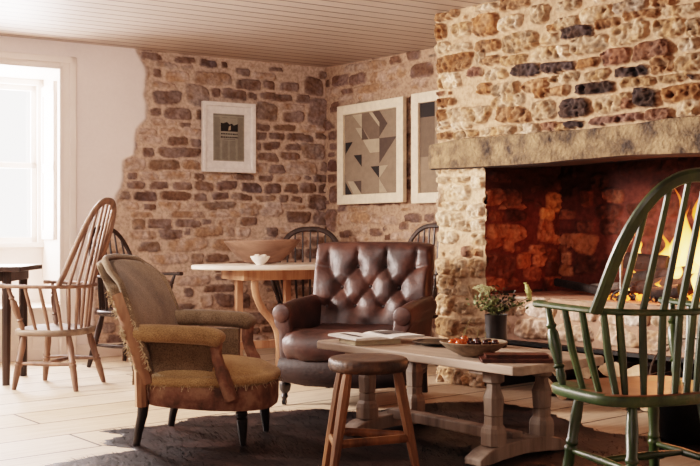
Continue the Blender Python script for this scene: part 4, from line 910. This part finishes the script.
for s, x0 in ((1, -.34), (-1, .26)):
    mb = MB(); mb.tube(crom([(x0, -.20, OZ - .06), (x0 + s * .005, -.20, OZ - .20), (x0 + s * .06, -.20, OZ - .33), (x0 + s * .16, -.20, OZ - .45), (x0 + s * .20, -.20, OZ - .58), (x0 + s * .20, -.20, .0)], 5), .027, 8, sx=1, sy=.8, up=(0, 1, 0), sq=4); mb.build('curved_brace', M['pine'], t)
mb = MB(); mb.box((-.05, -.10, .17), (.85, .06, .06)); mb.build('stretcher', M['pine'], t, smooth=False, bevel=.004)
tt = tag(MB().lathe([(.001, 0), (.10, 0), (.14, .012), (.22, .075), (.285, .15), (.306, .18), (.300, .186), (.285, .178), (.20, .085), (.11, .03), (.001, .025)], 56, sx=1, sy=.72).build('dough_bowl', M['bowlwood'], loc=(-.69, 7.94, OZ + .001), rz=.2), 'large carved wooden dough bowl on the pale oval table', 'bowl')
tt.rotation_euler = (0, math.radians(-1.5), .15); tt.location.z = OZ + .006
tt = thing('small_bowl', 'small white footed bowl in front of the wooden dough bowl', 'bowl', (-.688, 7.66, OZ + .0005))
MB().lathe([(.001, 0), (.030, 0), (.033, .008), (.055, .030), (.075, .060), (.077, .068), (.073, .066), (.05, .032), (.02, .015), (.001, .014)], 32).build('bowl', M['ceramic'], tt)
mb = MB(); rs = random.Random(4)
for k in range(26):
    a = rs.uniform(0, 2 * PI); r = .05 * math.sqrt(rs.random()); mb.lathe([(.001, -.012), (.011, -.006), (.013, .002), (.008, .010), (.001, .012)], 8, (r * math.cos(a), r * math.sin(a), .062 + rs.uniform(-.004, .010)))
tag(mb.build('contents', mat('pale_salt_lumps', hexc('cbb8a4'), hexc('f0e6da'), .7, 30), tt), kind='stuff')

# ------------------------------------------------------------------ dark table at the left edge
t = thing('side_table', 'dark wooden table at the left edge in front of the window', 'table', (-2.72, 6.95, 0), math.radians(4))
mb = MB(); mb.box((0, 0, .785), (1.0, .62, .035)); mb.build('tabletop', M['darkwood'], t, smooth=False, bevel=.006)
mb = MB(); mb.box((0, 0, .735), (.84, .48, .07)); mb.build('apron', M['darkwood'], t, smooth=False)
for sx in (-1, 1):
    for sy in (-1, 1):
        mb = MB(); mb.tube([(sx * .385, sy * .23, 0), (sx * .385, sy * .215, .77)], [.024, .030], 8, sq=4); mb.build('leg', M['darkwood'], t)

# ------------------------------------------------------------------ hide rug
outl = [(-1.33, 4.36), (-1.20, 4.52), (-1.02, 4.70), (-1.20, 4.83), (-1.15, 5.03), (-1.27, 5.16), (-1.0, 5.30), (-.82, 5.55), (-.55, 5.66), (-.20, 5.80), (.1, 5.72), (.45, 5.98), (.78, 6.06), (1.05, 5.86), (1.18, 5.5), (1.30, 5.12), (1.62, 4.95), (1.72, 4.70), (1.40, 4.52), (1.35, 4.1), (1.55, 3.75), (1.25, 3.5), (.7, 3.62), (.1, 3.55), (-.4, 3.66), (-.75, 3.9), (-1.0, 4.12), (-1.25, 4.2)]
pth = crom([(x, y, 0) for x, y in outl] + [(*outl[0], 0)], 7)[:-1]
cen = Vector((.15, 4.75, 0)); rs = random.Random(2)
mb = MB(); rings = []
for g, z in ((1.0, .0008), (.995, .003), (.97, .004), (.9, .004), (.75, .004), (.5, .004), (.25, .004), (.01, .004)):
    rings.append([cen + (p - cen) * (g * (1 + (.012 * math.sin(i * 2.7) + .010 * math.sin(i * 7.1)) * (g > .9))) + Vector((0, 0, z)) for i, p in enumerate(pth)])
mb.loft(rings)
pin = [(p.x, p.y) for p in pth]
def inside(x, y):
    c = False; j = len(pin) - 1
    for i in range(len(pin)):
        a, b = pin[i], pin[j]
        if (a[1] > y) != (b[1] > y) and x < (b[0] - a[0]) * (y - a[1]) / (b[1] - a[1]) + a[0]: c = not c
        j = i
    return c
vs, fs = [], []; cnt = 0
while cnt < 30000:
    x, y = rs.uniform(-1.4, 1.75), rs.uniform(3.6, 6.1)
    if not inside(x, y): continue
    th_ = 2.2 + 2.2 * vnoise(np.array([x * 2.6]), np.array([y * 2.6]))[0] + rs.gauss(0, .45); L_ = rs.uniform(.018, .042); w_ = rs.uniform(.0012, .0028)
    dx, dy = math.cos(th_) * L_, math.sin(th_) * L_; lift = rs.uniform(.002, .014)
    k = len(vs); vs += [(x - dy / L_ * w_, y + dx / L_ * w_, .0035), (x + dy / L_ * w_, y - dx / L_ * w_, .0035), (x + dx, y + dy, .004 + lift)]; fs.append((k, k + 1, k + 2)); cnt += 1
mb.add(vs, fs)
o = mb.build('hide_rug', mat('dark_hide_fur', hexc('0b0707'), hexc('3a2a26'), .46, 3.2, bump=.4, bscale=60, c3=hexc('150e0d'), spec=.35)); tag(o, 'dark brown shaggy hide rug on the pale floorboards', 'rug')  # brown end of the fur ramp paints in its sheen

# ------------------------------------------------------------------ fire things
def FP(u, v, z): q = C + rw * u + out * v; return Vector((q.x, q.y, z))
def upx(px, v): # u along the breast at depth v for a photo column
    return on_line(C + out * v, rw, px)
def log(name, label, p0, p1, r, mt, group, endm=None, split=None, seed=0, cat='log'):
    rs = random.Random(seed); a, b = Vector(p0), Vector(p1); n = 12; ax = (b - a).normalized()
    s = ax.cross(Vector((0, 0, 1))).normalized(); w = s.cross(ax)
    shp = []
    for k in range(n):
        q = 2 * PI * k / n
        rr = r * (1 + rs.uniform(-.1, .1))
        if split:
            rr = r * split[k % len(split)]
        shp.append((math.cos(q) * rr, math.sin(q) * rr))
    rings = []
    for i in range(7):
        f = i / 6; c = a.lerp(b, f); j = (1 + rs.uniform(-.06, .06))
        rings.append([c + s * (x * j) + w * (z * j) for x, z in shp])
    mb = MB(); mb.loft(rings, cap=False)
    nn = len(mb.v); mb.f.append(tuple(range(n))); mb.m.append(1); mb.f.append(tuple(nn - n + k for k in range(n))); mb.m.append(1)
    o = mb.build(name, [mt, endm or mt], ang=50); return tag(o, label, cat, group)
G1 = 'burning logs on the hearth'
fl = HZ1
log('firelog', 'thin charred branch lying at the left of the fire', FP(upx(557, .55), .55, fl + .072), FP(upx(603, .40), .40, fl + .035), .028, M['charred'], G1, seed=1)
log('firelog', 'grey ash-covered branch crossing to the iron firedog', FP(upx(592, .50), .50, fl + .05), FP(upx(622, .42), .42, fl + .075), .026, mat('ashy_log', hexc('3a322d'), hexc('7a6f66'), .9, 9, bump=.6), G1, seed=2)
log('firelog', 'thick charred log tilted high in the flames at the left', FP(upx(626, .40), .40, fl + .235), FP(upx(668, .48), .48, fl + .215), .050, M['charred'], G1, seed=3)
log('firelog', 'long charred log lying across the front of the fire', FP(upx(632, .30), .30, fl + .065), FP(upx(702, .40), .40, fl + .125), .050, M['charred'], G1, seed=4)
log('firelog', 'charred log leaning across the middle of the fire', FP(upx(630, .46), .46, fl + .11), FP(upx(690, .40), .40, fl + .165), .045, M['charred'], G1, seed=5)
log('firelog', 'short charred log glowing at the front of the embers', FP(upx(652, .17), .17, fl + .045), FP(upx(680, .21), .21, fl + .07), .042, M['charred'], G1, seed=6)
log('firelog', 'charred log at the right of the fire behind the chair bow', FP(upx(708, .46), .46, fl + .06), FP(upx(770, .54), .50, fl + .12), .06, M['charred'], G1, seed=7)
# flames
fm = bpy.data.materials.new('flame'); fm.use_nodes = True; N, L = fm.node_tree.nodes, fm.node_tree.links
for nd in list(N):
    if nd.type != 'OUTPUT_MATERIAL': N.remove(nd)
tc = N.new('ShaderNodeTexCoord'); sep = N.new('ShaderNodeSeparateXYZ'); L.new(tc.outputs['Generated'], sep.inputs[0])
nz = N.new('ShaderNodeTexNoise'); nz.inputs['Scale'].default_value = 7; mpn = N.new('ShaderNodeMapping'); mpn.inputs['Scale'].default_value = (1, 1, .35); L.new(tc.outputs['Object'], mpn.inputs[0]); L.new(mpn.outputs[0], nz.inputs['Vector'])
ad = N.new('ShaderNodeMath'); ad.operation = 'MULTIPLY_ADD'; ad.inputs[1].default_value = .5; L.new(nz.outputs['Fac'], ad.inputs[0]); 
sb = N.new('ShaderNodeMath'); sb.operation = 'SUBTRACT'; sb.inputs[1].default_value = .25; L.new(sep.outputs['Z'], sb.inputs[0]); L.new(sb.outputs[0], ad.inputs[2])
rp = N.new('ShaderNodeValToRGB'); E = rp.color_ramp.elements; E[0].position = 0; E[0].color = (1, .55, .12, 1); E[1].position = 1; E[1].color = (1, .10, .005, 1); x = E.new(.35); x.color = (1, .62, .16, 1); x = E.new(.7); x.color = (1, .32, .03, 1)
lw_ = N.new('ShaderNodeLayerWeight'); lw_.inputs['Blend'].default_value = .35
am = N.new('ShaderNodeMath'); am.operation = 'MULTIPLY_ADD'; am.inputs[1].default_value = .75; L.new(lw_.outputs['Facing'], am.inputs[0]); L.new(ad.outputs[0], am.inputs[2])
L.new(am.outputs[0], rp.inputs['Fac'])
em = N.new('ShaderNodeEmission'); em.inputs['Strength'].default_value = 5.0; L.new(rp.outputs['Color'], em.inputs['Color'])
tr = N.new('ShaderNodeBsdfTransparent'); mx = N.new('ShaderNodeMixShader'); op = N.new('ShaderNodeValToRGB'); op.color_ramp.elements[0].position = .3; op.color_ramp.elements[0].color = (.62, .62, .62, 1); op.color_ramp.elements[1].position = 1.0; op.color_ramp.elements[1].color = (.0, .0, .0, 1)
L.new(am.outputs[0], op.inputs['Fac']); L.new(op.outputs['Color'], mx.inputs[0]); L.new(tr.outputs[0], mx.inputs[1]); L.new(em.outputs[0], mx.inputs[2]); L.new(mx.outputs[0], N['Material Output'].inputs[0])
def flame(px, v, z0, H, R, seed, label):
    rs = random.Random(seed); b = FP(upx(px, v), v, fl + z0); mb = MB(); rings = []; p1, p2 = rs.uniform(0, 6), rs.uniform(0, 6); lean = rs.uniform(-.05, .08)
    for i in range(19):
        f = i / 18; r = R * (math.sin(PI * min(1, f * .88 + .12)) ** .9) * (1 - f * .62) * (1 + .22 * math.sin(f * 9 + p1) + .12 * math.sin(f * 19 + p2)); r = max(r, .002) if f < 1 else .001
        ox = .045 * math.sin(f * 6 + p1) * f + .012 * math.sin(f * 15 + p2) + lean * f; oy = .02 * math.sin(f * 4 + p2) * f
        rings.append([rw * (ox + r * math.cos(2 * PI * k / 14)) + out * (oy + r * .45 * math.sin(2 * PI * k / 14)) + Vector((0, 0, f * H)) for k in range(14)])
    mb.loft(rings); o = mb.build('flame', fm, loc=b, ang=80); return tag(o, label, 'flame', 'flames of the log fire')
FL = [(634, .50, .20, .22, .030, 'short thin flame at the far left of the fire, above the tilted log'), (629, .36, .03, .17, .036, 'low orange flame at the left beneath the tilted log'), (640, .44, .02, .22, .045, 'low flame right of the one beneath the tilted log'), (652, .48, .08, .26, .045, 'low flame between the left logs of the fire'),
      (664, .52, .10, .36, .05, 'middling flame just left of the tall flames'), (674, .48, .10, .50, .055, 'tall flame left of the tallest in the fire'), (684, .50, .10, .60, .065, 'tallest yellow flame at the heart of the fire'), (692, .42, .08, .52, .06, 'tall flame directly right of the tallest'),
      (701, .48, .10, .62, .065, 'tall flame cut by the right edge of the picture'), (711, .42, .10, .50, .06, 'tall flame hidden past the right edge'), (680, .34, .06, .30, .045, 'medium flame in front of the tallest flames'), (696, .32, .06, .28, .045, 'medium flame at the front near the right picture edge'), (665, .27, .02, .12, .032, 'small flame licking the front embers'), (722, .5, .08, .55, .07, 'flame beyond the right edge of the picture'), (697, .22, .01, .14, .036, 'small flame at the front right embers')]
for i, (px, v, z0, H, R, lb) in enumerate(FL): flame(px, v, z0, H, R, 20 + i, lb)
# embers
emb = bpy.data.materials.new('embers'); emb.use_nodes = True; N, L = emb.node_tree.nodes, emb.node_tree.links; b = N['Principled BSDF']; b.inputs['Roughness'].default_value = .9
tc = N.new('ShaderNodeTexCoord'); nz = N.new('ShaderNodeTexNoise'); nz.inputs['Scale'].default_value = 16; L.new(tc.outputs['Object'], nz.inputs['Vector'])
r1 = N.new('ShaderNodeValToRGB'); r1.color_ramp.elements[0].position = .46; r1.color_ramp.elements[0].color = (0, 0, 0, 1); r1.color_ramp.elements[1].position = .62; r1.color_ramp.elements[1].color = (1, .22, .02, 1)
L.new(nz.outputs['Fac'], r1.inputs['Fac']); L.new(r1.outputs['Color'], b.inputs['Emission Color']); b.inputs['Emission Strength'].default_value = 4.5; b.inputs['Base Color'].default_value = (.02, .015, .012, 1)
rs = random.Random(9); mb = MB()
for k in range(260):
    u = rs.uniform(upx(612, .3), upx(735, .4)); v = rs.uniform(.12, .6); p = FP(u, v, fl + .008 + .03 * rs.random() * (1 - abs(v - .4) / .4)); s_ = rs.uniform(.008, .026)
    ring = lambda z, g: [p + Vector((math.cos(a) * s_ * g * rs.uniform(.7, 1.1), math.sin(a) * s_ * g * rs.uniform(.7, 1.1), z * s_)) for a in (0, 1.2, 2.3, 3.3, 4.4, 5.3)]
    mb.loft([ring(-.6, .7), ring(0, 1), ring(.7, .6)])
tag(mb.build('ember_bed', emb, smooth=False), 'bed of glowing embers and ash beneath the burning logs', 'embers', kind='stuff')
# iron firedog
t = thing('firedog', 'steel firedog with a tall upright at the left of the fire', 'firedog', FP(upx(621, .20), .20, fl), math.atan2(rw.y, rw.x))
mb = MB(); mb.tube([(0, 0, .02), (0, 0, .30), (0, 0, .36)], [.009, .009, .011], 8); mb.lathe([(.001, -.02), (.016, -.012), (.018, 0), (.012, .014), (.001, .018)], 12, (0, 0, .375)); mb.build('upright', M['steel'], t)
mb = MB()
for s in (-1, 1): mb.tube(crom([(0, 0, .06), (s * .03, 0, .05), (s * .06, 0, .025), (s * .085, 0, .010), (s * .10, 0, .025), (s * .085, 0, .038)], 5), .009, 8)
mb.build('scroll_foot', M['iron'], t)
mb = MB(); mb.tube([(0, 0, .045), (0, .38, .045), (0, .42, .001)], .010, 8, sq=4); mb.build('log_bar', M['iron'], t)
# logs stored beneath the hearth
G2 = 'logs stored beneath the hearth'
WEDGE = [1, .95, .7, .55, .6, .8, 1, .7, .5, .42, .5, .75]
def store(px, v, z, r, label, seed, split=None):
    v -= .05; u = upx(px, v); log('split_log' if split else 'store_log', label, FP(u, v, z), FP(u + random.Random(seed).uniform(-.05, .05), v + .36, z + .004), r, M['bark'], G2, M['logend'], split, seed)
SL = [(546, .10, .062, .060, 'round log end at the floor, leftmost in the log store', None), (562, .06, .058, .056, 'round log end at the floor beside the leftmost in the log store', None), (545, .12, .268, .040, 'small pale log end high at the left under the hearth edge', None), (558, .14, .175, .058, 'log above the two leftmost floor logs of the store', None),
      (583, .12, .062, .060, 'floor log third from the left of the log store', None), (600, .08, .068, .066, 'floor log left of the pale split pair in the store', WEDGE), (611, .0, .228, .082, 'pale split log, left of the upright pair seen between chair spindles', WEDGE), (634, .0, .228, .086, 'pale split log, right of the upright pair seen between chair spindles', WEDGE[5:] + WEDGE[:5]),
      (585, .16, .19, .058, 'dim log in the second layer behind the chair arm post', None), (622, .06, .062, .060, 'floor log below the pale split pair in the store', None), (645, .08, .06, .058, 'floor log behind the chair seat in the log store', None), (674, .12, .056, .054, 'rightmost floor log of the store near the black bucket', None)]
for i, (px, v, z, r, lb, sp) in enumerate(SL): store(px, v, z, r, lb, 60 + i, sp)
# bucket
t = thing('coal_bucket', 'black metal bucket on the floor behind the green chair', 'bucket', (1.70, 4.93, 0))
MB().lathe([(.001, .004), (.13, .004), (.155, .0), (.168, .02), (.205, .20), (.222, .30), (.226, .306), (.219, .306), (.20, .20), (.16, .02), (.001, .012)], 40).build('pail', M['iron'], t)
mb = MB(); mb.tube([(.222 * math.cos(a), .222 * math.sin(a) * .35 - .02 * math.sin(a), .295 + .0 * a - .10 * math.sin(a) * 0 + .20 * math.sin(a)) for a in [PI * k / 16 for k in range(17)]], .005, 6, up=(0, 1, 0)); mb.build('handle', M['steel'], t)

# ------------------------------------------------------------------ light
def area(name, loc, target, size, size_y, power, col):
    l = bpy.data.lights.new(name, 'AREA'); l.shape = 'RECTANGLE'; l.size = size; l.size_y = size_y; l.energy = power; l.color = col
    o = bpy.data.objects.new(name, l); COL.objects.link(o); o.location = loc; o.rotation_euler = (Vector(target) - Vector(loc)).to_track_quat('-Z', 'Y').to_euler(); return o
area('light_side_window', (-4.6, 5.6, 1.85), (1, 5.3, .8), .55, .9, 178, (1, .84, .77)).data.spread = math.radians(95)
wl = K - lw * ((WT0 + WT1) / 2) - ln * (DW + .30)
area('light_window', (wl.x, wl.y, 1.7), tuple(wl + ln * 3 + Vector((0, 0, .75 + 1.7))), 1.1, 1.4, 340, (1, .89, .88))
area('light_ceiling_fill', (-1.2, 3.6, 2.45), (-1.5, 9.5, 1.0), 1.2, .6, 30, (1, .87, .84)).data.spread = math.radians(110)
area('light_room_fill', (-1.5, -1.2, 2.2), (0, 5, .9), 3.0, 1.2, 34, (1, .86, .83))
def point(name, loc, power, col, r):
    l = bpy.data.lights.new(name, 'POINT'); l.energy = power; l.color = col; l.shadow_soft_size = r
    o = bpy.data.objects.new(name, l); COL.objects.link(o); o.location = loc; return o
point('light_fire', FP(upx(668, .22), .22, fl + .24), 15, (1, .31, .13), .12)
w = bpy.data.worlds.new('World'); bpy.context.scene.world = w; w.use_nodes = True
bg = w.node_tree.nodes['Background']; bg.inputs['Color'].default_value = (1, .92, .87, 1); bg.inputs['Strength'].default_value = 4.0

# ------------------------------------------------------------------ camera
cd = bpy.data.cameras.new('camera'); cam = bpy.data.objects.new('camera', cd); COL.objects.link(cam)
cam.location = (0, 0, 1); cam.rotation_euler = (PI / 2, 0, 0)
cd.sensor_width = 36; cd.lens = 36 * F / 700; cd.shift_y = (HY - 233) / 700; cd.clip_start = .05
sc = bpy.context.scene; sc.camera = cam
sc.view_settings.view_transform = 'Filmic'; sc.view_settings.look = 'Medium High Contrast'; sc.view_settings.exposure = 0.24
